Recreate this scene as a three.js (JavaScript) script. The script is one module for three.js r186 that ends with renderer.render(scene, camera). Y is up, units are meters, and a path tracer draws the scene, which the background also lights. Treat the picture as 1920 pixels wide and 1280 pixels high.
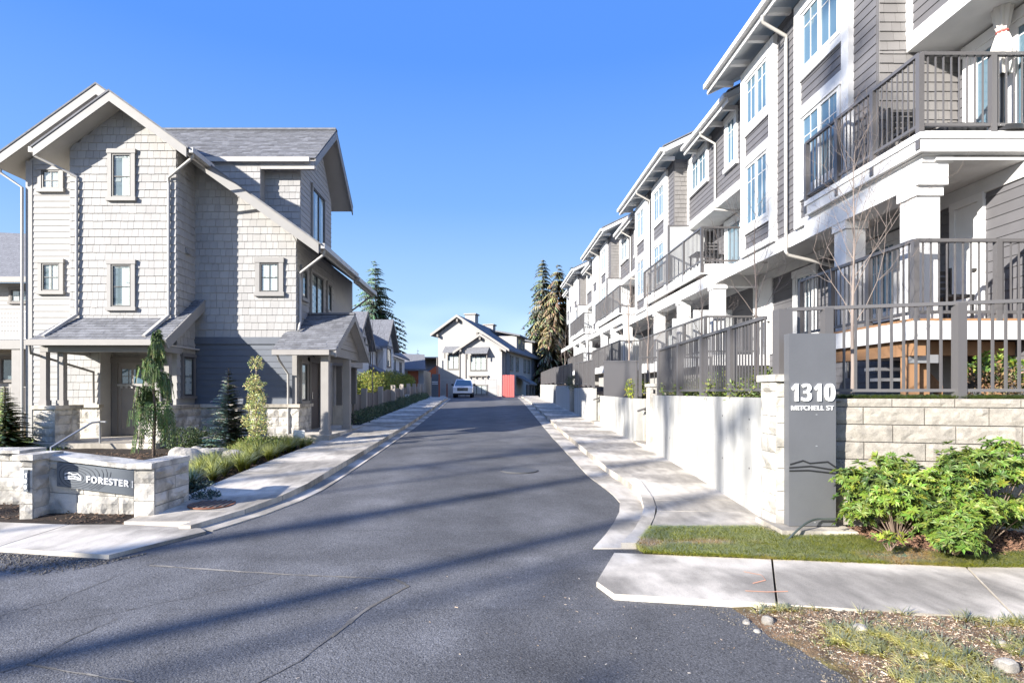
import * as THREE from 'three';
import { FontLoader } from 'three/addons/loaders/FontLoader.js';
import { TextGeometry } from 'three/addons/geometries/TextGeometry.js';
import { mergeGeometries } from 'three/addons/utils/BufferGeometryUtils.js';

// ---------------------------------------------------------------- camera, sky, sun, exposure
const scene = new THREE.Scene();
const F = 1067, CX = 920, CY = 735, EYE = 1.66;          // measured from the photograph: focal length in photo pixels, vanishing point, eye height
const camera = new THREE.PerspectiveCamera(2 * Math.atan(640 / F) * 180 / Math.PI, 1024 / 682, 0.1, 1500);
camera.position.set(0, EYE, 0);
camera.lookAt(0, EYE, -10);
camera.setViewOffset(1920, 1280, 960 - CX, 640 - CY, 1920, 1280);   // shifted lens keeps the verticals upright
const renderer = new THREE.WebGLRenderer({ antialias: true });
renderer.setSize(1024, 682);
renderer.toneMapping = THREE.LinearToneMapping;
renderer.toneMappingExposure = 2.4;
renderer.shadowMap.enabled = true;
const SUN_AZ = 52 * Math.PI / 180, SUN_EL = 21.5 * Math.PI / 180;
const sunDir = new THREE.Vector3(-Math.sin(SUN_AZ) * Math.cos(SUN_EL), Math.sin(SUN_EL), Math.cos(SUN_AZ) * Math.cos(SUN_EL)); // towards the sun
const sun = new THREE.DirectionalLight(new THREE.Color(1, 0.945, 0.87), 5);
sun.position.copy(sunDir).multiplyScalar(90).add(new THREE.Vector3(0, 0, -20));
sun.target.position.set(0, 0, -20);
sun.castShadow = true; sun.shadow.mapSize.set(4096, 4096);
Object.assign(sun.shadow.camera, { left: -60, right: 60, top: 60, bottom: -60, near: 1, far: 260 });
sun.shadow.radius = 1.2;
scene.add(sun, sun.target);
const lerp = (a, b, t) => a + (b - a) * t, clamp = (x, a, b) => Math.min(b, Math.max(a, x));
const smooth = (a, b, x) => { const t = clamp((x - a) / (b - a), 0, 1); return t * t * (3 - 2 * t); };
function hash2(i, j, s) { let h = Math.imul(i, 374761393) ^ Math.imul(j, 668265263) ^ Math.imul(s, 2246822519); h = Math.imul(h ^ (h >>> 13), 1274126177); return ((h ^ (h >>> 16)) >>> 0) / 4294967296; }
function vnoise(x, y, s = 1, per = 0) { // value noise, optionally periodic
  const i = Math.floor(x), j = Math.floor(y), fx = x - i, fy = y - j, u = fx * fx * (3 - 2 * fx), v = fy * fy * (3 - 2 * fy);
  const m = per ? (n) => ((n % per) + per) % per : (n) => n;
  return lerp(lerp(hash2(m(i), m(j), s), hash2(m(i + 1), m(j), s), u), lerp(hash2(m(i), m(j + 1), s), hash2(m(i + 1), m(j + 1), s), u), v);
}
function fbm(x, y, s, o = 4, per = 0) { let a = 0, w = .5, f = 1; for (let k = 0; k < o; k++) { a += w * vnoise(x * f, y * f, s + k, per ? per * f : 0); w *= .5; f *= 2; } return a / (1 - Math.pow(.5, o)); }
{ // clear winter sky: pale at the horizon, deep blue above
  const W = 512, Hh = 256, data = new Float32Array(W * Hh * 4);
  const stops = [[-90, .18, .17, .16], [-3, .22, .23, .25], [0, .32, .40, .465], [3, .265, .365, .46], [9, .19, .305, .455], [18, .098, .21, .445], [30, .050, .145, .425], [45, .046, .13, .405], [90, .04, .12, .385]];
  const sx = Math.atan2(sunDir.z, sunDir.x);
  for (let j = 0; j < Hh; j++) for (let i = 0; i < W; i++) {
    const el = (j + .5) / Hh * 180 - 90;
    let k = 0; while (k < stops.length - 2 && el > stops[k + 1][0]) k++;
    const a = stops[k], b = stops[k + 1], t0 = Math.min(1, Math.max(0, (el - a[0]) / (b[0] - a[0]))), t = t0;
    const az = (i + .5) / W * 2 * Math.PI - Math.PI;
    const dir = new THREE.Vector3(Math.cos(el * Math.PI / 180) * Math.cos(az), Math.sin(el * Math.PI / 180), Math.cos(el * Math.PI / 180) * Math.sin(az));
    const c = Math.max(0, dir.dot(sunDir)), glow = el > 0 ? .7 * Math.pow(c, 14) + .05 * Math.pow(c, 3) : 0;
    const o = (j * W + i) * 4;
    const wisp = el > .5 && el < 14 ? .085 * smooth(.5, .8, fbm(az * 4, el * .55, 991, 4)) * smooth(14, 4, el) : 0;
    for (let q = 0; q < 3; q++) data[o + q] = a[q + 1] + (b[q + 1] - a[q + 1]) * t + glow * [1, .93, .8][q] + wisp;
    data[o + 3] = 1;
  }
  const tex = new THREE.DataTexture(data, W, Hh, THREE.RGBAFormat, THREE.FloatType);
  tex.mapping = THREE.EquirectangularReflectionMapping; tex.magFilter = tex.minFilter = THREE.LinearFilter; tex.needsUpdate = true;
  scene.background = tex; scene.environment = tex;
}

// ---------------------------------------------------------------- helpers
const X = (px, d) => (px - CX) / F * d, H = (py, d) => EYE + (CY - py) / F * d;   // a measured pixel and a distance give metres
function rngOf(seed) { let a = seed >>> 0; return () => { a = (a + 0x6D2B79F5) | 0; let t = Math.imul(a ^ (a >>> 15), 1 | a); t = (t + Math.imul(t ^ (t >>> 7), 61 | t)) ^ t; return ((t ^ (t >>> 14)) >>> 0) / 4294967296; }; }
const R0 = rngOf(7);
const rr = (a, b, r = R0) => a + (b - a) * r();
const pl = (tab, d) => { if (d <= tab[0][0]) return tab[0][1]; for (let i = 0; i < tab.length - 1; i++) if (d <= tab[i + 1][0]) return lerp(tab[i][1], tab[i + 1][1], (d - tab[i][0]) / (tab[i + 1][0] - tab[i][0])); return tab[tab.length - 1][1]; };
const used = {};
function numbered(n) { used[n] = (used[n] ?? -1) + 1; return used[n] ? n + '_' + String(used[n]).padStart(3, '0') : n; }
function tag(o, label, category, group) { o.userData.label = label; o.userData.category = category; if (group) o.userData.group = group; return o; }
function thing(name, label, category, [x, y, d] = [0, 0, 0], group) { const o = new THREE.Group(); o.name = numbered(name); o.position.set(x, y, -d); o.org = [x, y, -d]; scene.add(o); return tag(o, label, category, group); }
function structure(name) { const o = new THREE.Group(); o.name = numbered(name); o.userData.kind = 'structure'; o.org = [0, 0, 0]; scene.add(o); return o; }
const W3 = (x, y, d) => [x, y, -d];

class MB { // collects solids and builds one mesh; coordinates are (x right, y up, d away from the camera)
  constructor(xf = W3) { this.xf = xf; this.p = []; this.n = []; this.u = []; this.c = []; }
  v(P, N, c, uv) { this.p.push(P[0], P[1], P[2]); this.n.push(N[0], N[1], N[2]); const t = Array.isArray(c) ? c : [c, c, c]; this.c.push(t[0], t[1], t[2]);
    if (uv) this.u.push(uv[0], uv[1]); else { const ax = Math.abs(N[0]), ay = Math.abs(N[1]), az = Math.abs(N[2]); if (ay >= ax && ay >= az) this.u.push(P[0], -P[2]); else if (ax >= az) this.u.push(-P[2], P[1]); else this.u.push(P[0], P[1]); } }
  face(pts, ctr, c = 1, uvs) { // convex polygon already in world space, turned away from ctr
    const a = pts[0], b = pts[1], e = pts[pts.length - 1];
    let N = [(b[1] - a[1]) * (e[2] - a[2]) - (b[2] - a[2]) * (e[1] - a[1]), (b[2] - a[2]) * (e[0] - a[0]) - (b[0] - a[0]) * (e[2] - a[2]), (b[0] - a[0]) * (e[1] - a[1]) - (b[1] - a[1]) * (e[0] - a[0])];
    const l = Math.hypot(...N); if (l < 1e-12) return; N = N.map((q) => q / l);
    let P = pts, U = uvs;
    if (ctr) { const m = [0, 1, 2].map((k) => pts.reduce((s, q) => s + q[k], 0) / pts.length - ctr[k]); if (m[0] * N[0] + m[1] * N[1] + m[2] * N[2] < 0) { N = N.map((q) => -q); P = [...pts].reverse(); if (U) U = [...uvs].reverse(); } }
    for (let k = 1; k < P.length - 1; k++) for (const q of [0, k, k + 1]) this.v(P[q], N, c, U && U[q]);
  }
  hex(q, c = 1) { // 8 corners: bottom ring 0-3, top ring 4-7
    const w = q.map((t) => this.xf(...t)), m = [0, 1, 2].map((k) => w.reduce((s, t) => s + t[k], 0) / 8);
    for (const f of [[0, 1, 2, 3], [4, 5, 6, 7], [0, 1, 5, 4], [1, 2, 6, 5], [2, 3, 7, 6], [3, 0, 4, 7]]) this.face(f.map((i) => w[i]), m, c);
    return this;
  }
  box(x0, x1, y0, y1, d0, d1, c = 1) { return this.hex([[x0, y0, d0], [x1, y0, d0], [x1, y0, d1], [x0, y0, d1], [x0, y1, d0], [x1, y1, d0], [x1, y1, d1], [x0, y1, d1]], c); }
  fbox(fr, u0, u1, v0, v1, n0, n1, c = 1) { return this.hex([[u0, v0, n0], [u1, v0, n0], [u1, v0, n1], [u0, v0, n1], [u0, v1, n0], [u1, v1, n0], [u1, v1, n1], [u0, v1, n1]].map((t) => fr(...t)), c); }
  prism(poly, axis, c0, c1, c = 1) { // convex polygon swept along an axis: 'd' takes [x, y], 'x' takes [d, y], 'y' takes [x, d]
    const mk = (t, k) => axis === 'd' ? [t[0], t[1], k] : axis === 'x' ? [k, t[1], t[0]] : [t[0], k, t[1]];
    const A = poly.map((t) => this.xf(...mk(t, c0))), B = poly.map((t) => this.xf(...mk(t, c1))), all = [...A, ...B], m = [0, 1, 2].map((k) => all.reduce((s, t) => s + t[k], 0) / all.length);
    this.face(A, m, c); this.face(B, m, c);
    for (let i = 0; i < A.length; i++) { const j = (i + 1) % A.length; this.face([A[i], A[j], B[j], B[i]], m, c); }
    return this;
  }
  bar(a, b, w, h = w, c = 1) { // square bar between two points, w across, h upright
    const p = new THREE.Vector3(...a), q = new THREE.Vector3(...b), t = q.clone().sub(p).normalize();
    const up = Math.abs(t.y) > .95 ? new THREE.Vector3(0, 0, 1) : new THREE.Vector3(0, 1, 0), s = new THREE.Vector3().crossVectors(t, up).normalize().multiplyScalar(w / 2), n = new THREE.Vector3().crossVectors(s, t).normalize().multiplyScalar(h / 2);
    const k = (o, i, j) => { const r = o.clone().addScaledVector(s, i).addScaledVector(n, j); return [r.x, r.y, r.z]; };
    return this.hex([k(p, -1, -1), k(p, 1, -1), k(p, 1, 1), k(p, -1, 1), k(q, -1, -1), k(q, 1, -1), k(q, 1, 1), k(q, -1, 1)], c);
  }
  tube(pts, r, seg = 6, c = 1, cap = true) { // round tube through points, r a number or one per point
    const W = pts.map((t) => new THREE.Vector3(...this.xf(...t))), rad = (i) => Array.isArray(r) ? r[i] : r; let prev = null, s = null;
    const rings = W.map((p, i) => {
      const t = (W[Math.min(i + 1, W.length - 1)].clone().sub(W[Math.max(i - 1, 0)])).normalize();
      if (!s) s = new THREE.Vector3().crossVectors(t, Math.abs(t.y) > .9 ? new THREE.Vector3(1, 0, 0) : new THREE.Vector3(0, 1, 0)).normalize();
      else s = s.clone().addScaledVector(t, -s.dot(t)).normalize();
      const n = new THREE.Vector3().crossVectors(t, s);
      return Array.from({ length: seg }, (_, k) => { const a = k / seg * Math.PI * 2, N = s.clone().multiplyScalar(Math.cos(a)).addScaledVector(n, Math.sin(a)); return [p.clone().addScaledVector(N, rad(i)).toArray(), N.toArray()]; });
    });
    for (let i = 0; i < rings.length - 1; i++) for (let k = 0; k < seg; k++) {
      const a = rings[i][k], b = rings[i][(k + 1) % seg], e = rings[i + 1][(k + 1) % seg], f = rings[i + 1][k];
      for (const q of [a, b, e, a, e, f]) this.v(q[0], q[1], c);
    }
    if (cap) for (const [ring, o] of [[rings[0], W[1]], [rings[rings.length - 1], W[W.length - 2]]]) if (rad(ring === rings[0] ? 0 : rings.length - 1) > .004) this.face(ring.map((q) => q[0]), o.toArray(), c);
    return this;
  }
  tri(a, b, e, c = 1, N) { const A = this.xf(...a), B = this.xf(...b), E = this.xf(...e); if (N) for (const q of [A, B, E]) this.v(q, N, c); else this.face([A, B, E], null, c); return this; }
  geo(g, m, c = 1) { // an existing geometry, moved by a matrix in world space
    const q = (g.index ? g.toNonIndexed() : g.clone()); if (m) q.applyMatrix4(m);
    const P = q.attributes.position, N = q.attributes.normal, U = q.attributes.uv;
    for (let i = 0; i < P.count; i++) this.v([P.getX(i), P.getY(i), P.getZ(i)], [N.getX(i), N.getY(i), N.getZ(i)], c, U && !this.worldUv ? [U.getX(i), U.getY(i)] : null);
    return this;
  }
  geometry(o = [0, 0, 0]) {
    const g = new THREE.BufferGeometry(), p = new Float32Array(this.p);
    for (let i = 0; i < p.length; i += 3) { p[i] -= o[0]; p[i + 1] -= o[1]; p[i + 2] -= o[2]; }
    g.setAttribute('position', new THREE.BufferAttribute(p, 3)); g.setAttribute('normal', new THREE.BufferAttribute(new Float32Array(this.n), 3));
    g.setAttribute('uv', new THREE.BufferAttribute(new Float32Array(this.u), 2)); g.setAttribute('color', new THREE.BufferAttribute(new Float32Array(this.c), 3));
    return g;
  }
  build(name, mat, parent) {
    if (!this.p.length) return null;
    const o = parent?.org ?? [0, 0, 0], m = new THREE.Mesh(this.geometry(o), mat); m.name = parent ? name : numbered(name); m.castShadow = m.receiveShadow = true; m.org = o;
    (parent ?? scene).add(m); return m;
  }
}
// pieces: the 300 that show largest become parts, the rest one joined part
function emit(list, name, restName, mat, parent, max = 300) {
  for (const q of list) { const m = [0, 1, 2].map((k) => q.pts.reduce((s, t) => s + t[k], 0) / 8); q.s = q.area / (m[0] * m[0] + m[2] * m[2]); }
  list.sort((a, b) => b.s - a.s);
  const rest = new MB();
  list.forEach((q, i) => { if (i < max) { const b = new MB(); b.hex(q.pts, q.c); b.build(name, mat, parent); } else rest.hex(q.pts, q.c); });
  if (list.length > max) { const r = rest.build(restName, mat, parent); r.userData.kind = 'stuff'; }
}
const span = (poly, v) => { let a = Infinity, b = -Infinity; for (let i = 0; i < poly.length; i++) { const p = poly[i], q = poly[(i + 1) % poly.length]; if ((p[1] <= v && q[1] >= v) || (q[1] <= v && p[1] >= v)) { if (Math.abs(q[1] - p[1]) < 1e-9) { a = Math.min(a, p[0], q[0]); b = Math.max(b, p[0], q[0]); } else { const u = p[0] + (q[0] - p[0]) * (v - p[1]) / (q[1] - p[1]); a = Math.min(a, u); b = Math.max(b, u); } } } return a <= b ? [a, b] : null; };
const inside = (u0, u1, v0, v1, holes) => holes.some((h) => u0 >= h[0] && u1 <= h[1] && v0 >= h[2] && v1 <= h[3]);
function wedge(fr, u0b, u1b, u0t, u1t, v0, v1, nb, nt) { return [[u0b, v0, 0], [u1b, v0, 0], [u1b, v0, nb], [u0b, v0, nb], [u0t, v1, 0], [u1t, v1, 0], [u1t, v1, nt], [u0t, v1, nt]].map((t) => fr(...t)); }
// lapped boards over a wall polygon in (u, v)
function boards(fr, poly, h, holes, out, r, tone = .06, v00) {
  const vs = poly.map((p) => p[1]), v0 = Math.min(...vs), v1 = Math.max(...vs);
  for (let v = v00 ?? v0; v < v1 - .02; v += h) {
    const lo = Math.max(v, v0) + 1e-4, hi = Math.min(v + h, v1) - 1e-4; if (hi - lo < .03) continue;
    const a = span(poly, lo), b = span(poly, hi); if (!a || !b) continue;
    // split by openings
    let runs = [[a[0], a[1], b[0], b[1]]];
    for (const q of holes) if (lo >= q[2] - .001 && hi <= q[3] + .001) { const nx = []; for (const s of runs) { if (q[0] > s[0] && q[1] < s[1]) { nx.push([s[0], q[0], s[2], q[0]], [q[1], s[1], q[1], s[3]]); } else if (q[0] <= s[0] && q[1] >= s[1]) { /* hidden */ } else if (q[0] <= s[0] && q[1] > s[0]) nx.push([q[1], s[1], q[1], s[3]]); else if (q[1] >= s[1] && q[0] < s[1]) nx.push([s[0], q[0], s[2], q[0]]); else nx.push(s); } runs = nx; }
    for (const s of runs) if (s[1] - s[0] > .02) out.push({ pts: wedge(fr, s[0], s[1], Math.min(s[2], s[3] - .01), s[3], lo, hi, .022, .007), c: 1 - tone + tone * 2 * r(), area: (s[1] - s[0]) * (hi - lo) });
  }
}
function shingles(fr, poly, h, holes, out, r, tone = .08) {
  const vs = poly.map((p) => p[1]), v0 = Math.min(...vs), v1 = Math.max(...vs);
  for (let v = v0; v < v1 - .02; v += h) {
    const hi = Math.min(v + h, v1), a = span(poly, v + .01), b = span(poly, hi - .01); if (!a || !b) continue;
    const L = (t) => lerp(a[0], b[0], t), Rr = (t) => lerp(a[1], b[1], t); let u = Math.min(a[0], b[0]) - r() * .1; const end = Math.max(a[1], b[1]);
    while (u < end - .005) {
      const w = .13 + r() * .13, dz = (r() - .5) * .007; let u0 = u + .003, u1 = u + w - .003; u += w;
      const lb = Math.max(u0, L(0)), rb = Math.min(u1, Rr(0)), lt = Math.max(u0, L(1)), rt = Math.min(u1, Rr(1));
      if (Math.max(rb - lb, rt - lt) < .012 || inside(u0, u1, v, hi, holes)) continue;
      out.push({ pts: wedge(fr, Math.min(lb, rb), Math.max(lb, rb), Math.min(lt, rt), Math.max(lt, rt), v + dz, hi + .005, .024 + r() * .005, .007), c: 1 - tone + tone * 2 * r(), area: w * h });
    }
  }
}
// roof covering: (u along the eave, v up the slope, n off the roof)
function roofTabs(fr, poly, mb, r, h = .15, w = .3) {
  const vs = poly.map((p) => p[1]), v0 = Math.min(...vs), v1 = Math.max(...vs);
  for (let v = v0; v < v1 - .02; v += h) {
    const hi = Math.min(v + h, v1), a = span(poly, v + .005), b = span(poly, hi - .005); if (!a || !b) continue;
    let u = Math.min(a[0], b[0]) - r() * w; const end = Math.max(a[1], b[1]);
    while (u < end) { const ww = w * (.5 + r() * .7), u0 = u, u1 = u + ww; u += ww; const lb = Math.max(u0, a[0]), rb = Math.min(u1, a[1]), lt = Math.max(u0, b[0]), rt = Math.min(u1, b[1]); if (rb - lb < .01 && rt - lt < .01) continue; mb.hex(wedge(fr, Math.min(lb, rb), Math.max(lb, rb), Math.min(lt, rt), Math.max(lt, rt), v, hi + .01, .014 + r() * .012, .004), .78 + r() * .44); }
  }
}
const frontal = (D) => (u, v, n) => [u, v, D - n];           // a wall that faces the camera
const facesRight = (X0) => (u, v, n) => [X0 + n, v, u];      // a wall on the left of the street
const facesLeft = (X0) => (u, v, n) => [X0 - n, v, u];       // a wall on the right of the street

// ---------------------------------------------------------------- materials
function tex(size, metres, fn, srgb = true) { // tileable texture, fn(x, y) in 0..1 gives [r, g, b] 0..1
  const d = new Uint8Array(size * size * 4);
  for (let j = 0; j < size; j++) for (let i = 0; i < size; i++) { const c = fn(i / size, j / size, i, j), o = (j * size + i) * 4; for (let k = 0; k < 3; k++) d[o + k] = clamp((Array.isArray(c) ? c[k] : c) * 255, 0, 255); d[o + 3] = 255; }
  const t = new THREE.DataTexture(d, size, size); t.wrapS = t.wrapT = THREE.RepeatWrapping; t.magFilter = THREE.LinearFilter; t.minFilter = THREE.LinearMipmapLinearFilter; t.generateMipmaps = true;
  if (srgb) t.colorSpace = THREE.SRGBColorSpace; t.repeat.set(1 / metres, 1 / metres); t.needsUpdate = true; return t;
}
const lin = (r, g, b) => new THREE.Color().setRGB(r, g, b);
const M = {};
function mat(name, c, o = {}) { M[name] = new THREE.MeshPhysicalMaterial({ color: lin(...c), roughness: .8, vertexColors: true, side: THREE.DoubleSide, ...o }); return M[name]; }
const T = {
  asphalt: tex(1024, 3, (x, y, i, j) => { const a = hash2(i >> 1, j >> 1, 3), b = hash2(i, j, 4), g = hash2(i >> 2, j >> 2, 9); let v = .66 + .2 * (fbm(x * 8, y * 8, 5, 4, 8) - .5); if (a > .82) v += .24 * b; else if (a < .26) v -= .24 * b; if (g > .9) v += .18 * b; else if (g < .1) v -= .12; return [v, v * .995, v * .985]; }),
  asphaltB: tex(512, 1.5, (x, y, i, j) => .45 + .3 * hash2(i >> 1, j >> 1, 13) + .25 * hash2(i >> 2, j >> 2, 14), false),
  concrete: tex(1024, 3.1, (x, y, i, j) => { const n = fbm(x * 4, y * 4, 21, 6, 4), m = fbm(x * 30, y * 12, 25, 3, 6), f = hash2(i, j, 26); let v = .70 + .26 * smooth(.36, .64, n) + .22 * (m - .5) + .14 * (f - .5) - (hash2(i >> 1, j >> 1, 27) > .985 ? .12 : 0); return [v, v * .985, v * .95]; }),
  concreteB: tex(512, 1, (x, y, i, j) => .5 + .3 * (fbm(x * 16, y * 16, 31, 4, 16) - .5) + .2 * (hash2(i, j, 32) - .5), false),
  cast: tex(1024, 2.6, (x, y, i, j) => { const n = fbm(x * 5, y * 2, 41, 5, 1), s = fbm(x * 24, y * 1.0, 45, 3, 8), f = hash2(i, j, 46); let v = .76 + .17 * smooth(.35, .65, n) + .11 * (s - .5) + .06 * (f - .5); if (hash2(i >> 2, j >> 2, 47) > .9993) v *= .55; return [v, v, v * .985]; }),
  stone: tex(512, .9, (x, y, i, j) => { const n = fbm(x * 6, y * 6, 51, 5, 6), f = hash2(i, j, 52); const v = .75 + .20 * smooth(.3, .65, n) + .14 * (f - .5); return [v, v * .985, v * .955]; }),
  blockFace: tex(512, .7, (x, y, i, j) => { const n = fbm(x * 12, y * 12, 55, 4, 12), f = hash2(i >> 1, j >> 1, 56); const v = .80 + .22 * (n - .5) + .16 * (f - .5); return [v, v * .985, v * .955]; }),
  stoneB: tex(512, .5, (x, y, i, j) => fbm(x * 10, y * 10, 61, 5, 10) * .8 + .2 * hash2(i, j, 62), false),
  paint: tex(256, 1.2, (x, y, i, j) => { const v = .93 + .06 * (fbm(x * 6, y * 6, 71, 4, 6) - .5) + .03 * (hash2(i, j, 72) - .5); return v; }),
  grain: tex(512, .8, (x, y, i, j) => .5 + .4 * (fbm(x * 3, y * 60, 75, 3, 1) - .5) + .1 * (hash2(i, j, 76) - .5), false),
  roof: tex(512, .7, (x, y, i, j) => { const v = .72 + .30 * (hash2(i >> 1, j >> 1, 81) - .5) + .2 * (fbm(x * 6, y * 6, 82, 3, 6) - .5); return v; }),
  soil: tex(512, 1.1, (x, y, i, j) => { const n = fbm(x * 14, y * 14, 91, 5, 14), v = .70 + .7 * (n - .5) + .25 * (hash2(i >> 1, j >> 1, 92) - .5); return [v, v * .92, v * .84]; }),
  frost: tex(256, 1, (x, y, i, j) => .9 + .06 * (fbm(x * 4, y * 4, 95, 3, 4) - .5)),
};
mat('asphalt', [.35, .352, .365], { map: T.asphalt, bumpMap: T.asphaltB, bumpScale: .006, roughness: .86 });
mat('concrete', [.64, .60, .545], { map: T.concrete, bumpMap: T.concreteB, bumpScale: .003, roughness: .9 });
mat('joint', [.10, .095, .09]);
mat('cast', [.64, .63, .605], { map: T.cast, bumpMap: T.concreteB, bumpScale: .002, roughness: .85 });
mat('stone', [.70, .685, .655], { map: T.stone, bumpMap: T.stoneB, bumpScale: .016, roughness: .92 });
mat('mortar', [.34, .33, .31], { roughness: 1 });
mat('block', [.52, .495, .455], { map: T.blockFace, bumpMap: T.stoneB, bumpScale: .012, roughness: .95 });
mat('beige', [.405, .395, .378], { map: T.paint, bumpMap: T.grain, bumpScale: .0012, roughness: .75 });
mat('beigeTrim', [.31, .298, .28], { map: T.paint, roughness: .6 });
mat('slate', [.135, .15, .175], { map: T.paint, bumpMap: T.grain, bumpScale: .001, roughness: .7 });
mat('taupe', [.20, .185, .17], { map: T.paint, roughness: .6 });
mat('taupeLight', [.33, .31, .285], { map: T.paint, roughness: .6 });
mat('palePaint', [.72, .71, .70], { map: T.paint, bumpMap: T.grain, bumpScale: .001, roughness: .7 });
mat('orangePaint', [.75, .36, .22], { roughness: .95 });
mat('soffit', [.50, .47, .43], { map: T.paint, roughness: .7 });
mat('roof', [.34, .345, .365], { map: T.roof, roughness: .95 });
mat('siding', [.145, .142, .15], { map: T.paint, bumpMap: T.grain, bumpScale: .001, roughness: .7 });
mat('sidingWarm', [.23, .22, .213], { map: T.paint, bumpMap: T.grain, bumpScale: .001, roughness: .7 });
mat('white', [.80, .795, .78], { map: T.paint, roughness: .5 });
mat('whiteSoffit', [.70, .695, .68], { map: T.paint, roughness: .6 });
mat('rail', [.125, .12, .121], { roughness: .42, metalness: .2 });
mat('gutter', [.42, .405, .38], { roughness: .4 });
mat('black', [.018, .018, .02], { roughness: .5 });
mat('darkFrame', [.05, .048, .046], { roughness: .45 });
mat('glassPale', [.30, .39, .43], { roughness: .04, ior: 1.9 });
mat('glass', [.10, .17, .22], { roughness: .03, ior: 1.9, specularIntensity: 1 });
mat('glassClear', [.92, .95, .95], { roughness: .02, transmission: 1, thickness: 0, ior: 1.5 });
mat('blind', [.78, .76, .72], { roughness: .9 });
mat('room', [.17, .20, .22], { roughness: .9 });
mat('frosted', [.80, .82, .82], { map: T.frost, roughness: .35, transmission: .12, thickness: 0 });
mat('door', [.27, .245, .22], { map: T.paint, bumpMap: T.grain, bumpScale: .001, roughness: .55 });
mat('doorDark', [.06, .045, .04], { roughness: .5 });
mat('timber', [.36, .20, .10], { map: T.paint, bumpMap: T.grain, bumpScale: .002, roughness: .8 });
mat('fenceWood', [.20, .175, .155], { map: T.paint, bumpMap: T.grain, bumpScale: .003, roughness: .9 });
mat('postWood', [.46, .41, .35], { map: T.paint, roughness: .9 });
mat('steel', [.36, .37, .385], { roughness: .38, metalness: .45 });
mat('signPanel', [.165, .17, .182], { map: T.paint, roughness: .42, metalness: .25 });
mat('plate', [.105, .12, .135], { roughness: .5 });
mat('plateLine', [.035, .04, .05], { roughness: .5 });
mat('letter', [.85, .85, .85], { roughness: .5 });
mat('soil', [.085, .062, .045], { map: T.soil, bumpMap: T.soil, bumpScale: .03, roughness: 1 });
mat('dirt', [.62, .50, .38], { map: T.soil, bumpMap: T.soil, bumpScale: .03, roughness: 1 });
mat('gravel', [.25, .25, .25], { map: T.soil, bumpMap: T.soil, bumpScale: .03, roughness: 1 });
mat('leaf', [1, 1, 1], { roughness: .55, transmission: .22, thickness: 0 });
mat('needle', [1, 1, 1], { roughness: .7 });
mat('bark', [.17, .125, .095], { roughness: .95 });
mat('barkPale', [.25, .205, .178], { roughness: .9 });
mat('chip', [1, 1, 1], { roughness: 1 });
mat('rock', [.46, .44, .41], { map: T.stone, bumpMap: T.stoneB, bumpScale: .02, roughness: .95 });
mat('rust', [.20, .085, .05], { roughness: .8 });
mat('iron', [.10, .10, .10], { roughness: .7, metalness: .3 });
mat('carPaint', [.80, .81, .82], { roughness: .3, clearcoat: 1, clearcoatRoughness: .05 });
mat('tyre', [.02, .02, .02], { roughness: .9 });
mat('chrome', [.7, .7, .72], { roughness: .15, metalness: 1 });
mat('lampGlass', [.75, .77, .8], { roughness: .08, clearcoat: 1 });
mat('red', [.60, .13, .115], { roughness: .7 });
mat('redWood', [.32, .085, .035], { roughness: .7 });
mat('fabric', [.62, .60, .56], { roughness: .95, sheen: .3 });
mat('green', [.10, .24, .18], { roughness: .6 });
mat('hose', [.06, .075, .07], { roughness: .6 });

// ---------------------------------------------------------------- ground, street, pavements
const PROF = [[-60, 0], [4.5, 0], [7, .034], [9, .098], [12, .194], [24, .578], [32, .83], [38, .985], [44, 1.05], [50, 1.075], [55, 1.10], [66, 1.2], [76, 1.3], [90, 1.2], [140, .2], [700, -3]];
const prof = (d) => pl(PROF, d);
const XL = (d) => pl([[6.67, -3.26], [7.4, -2.98], [8.6, -2.68], [10, -2.64], [13, -2.62], [20, -2.6], [32, -2.75], [44, -3.15], [50, -3.5], [55, -4.2], [64, -4.9], [80, -6]], d);
const XR = (d) => pl([[5.9, 1.05], [6.6, 1.36], [7.4, 1.66], [8.0, 1.84], [8.5, 1.88], [10.3, 1.76], [16.8, 1.79], [29, 1.98], [42, 2.25], [58, 2.7], [70, 3.6], [80, 5]], d);
const KR = (d) => pl([[5.9, 1.5], [6.6, 1.85], [7.4, 2.16], [8.0, 2.30], [9.2, 2.45], [12, 2.38], [18, 2.35], [29, 2.55], [42, 2.8], [58, 3.25], [70, 4.1], [80, 5.5]], d);
const KL = (d) => pl([[6.67, -3.66], [7.4, -3.40], [8.6, -3.12], [10, -3.14], [13, -3.12], [20, -3.1], [32, -3.25], [44, -3.65], [50, -4.0], [55, -4.7], [64, -5.4], [80, -6.5]], d);
{ // soil and grass under everything, out to the horizon
  const mb = new MB(), xs = [-700, -200, -80, -40, -20, -10, 0, 10, 20, 40, 80, 200, 700], ds = [-300, -100, -40, -20, 0, 5, 10, 15, 20, 30, 40, 50, 60, 80, 100, 140, 250, 700];
  for (let i = 0; i < xs.length - 1; i++) for (let j = 0; j < ds.length - 1; j++) { const P = (x, d) => mb.xf(x, prof(d) - .22, d); mb.face([P(xs[i], ds[j]), P(xs[i + 1], ds[j]), P(xs[i + 1], ds[j + 1]), P(xs[i], ds[j + 1])], [0, -900, 0], [.8, .85, .6]); }
  mb.build('ground', M.dirt).userData.kind = 'structure';
}
const road = structure('road');
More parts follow.
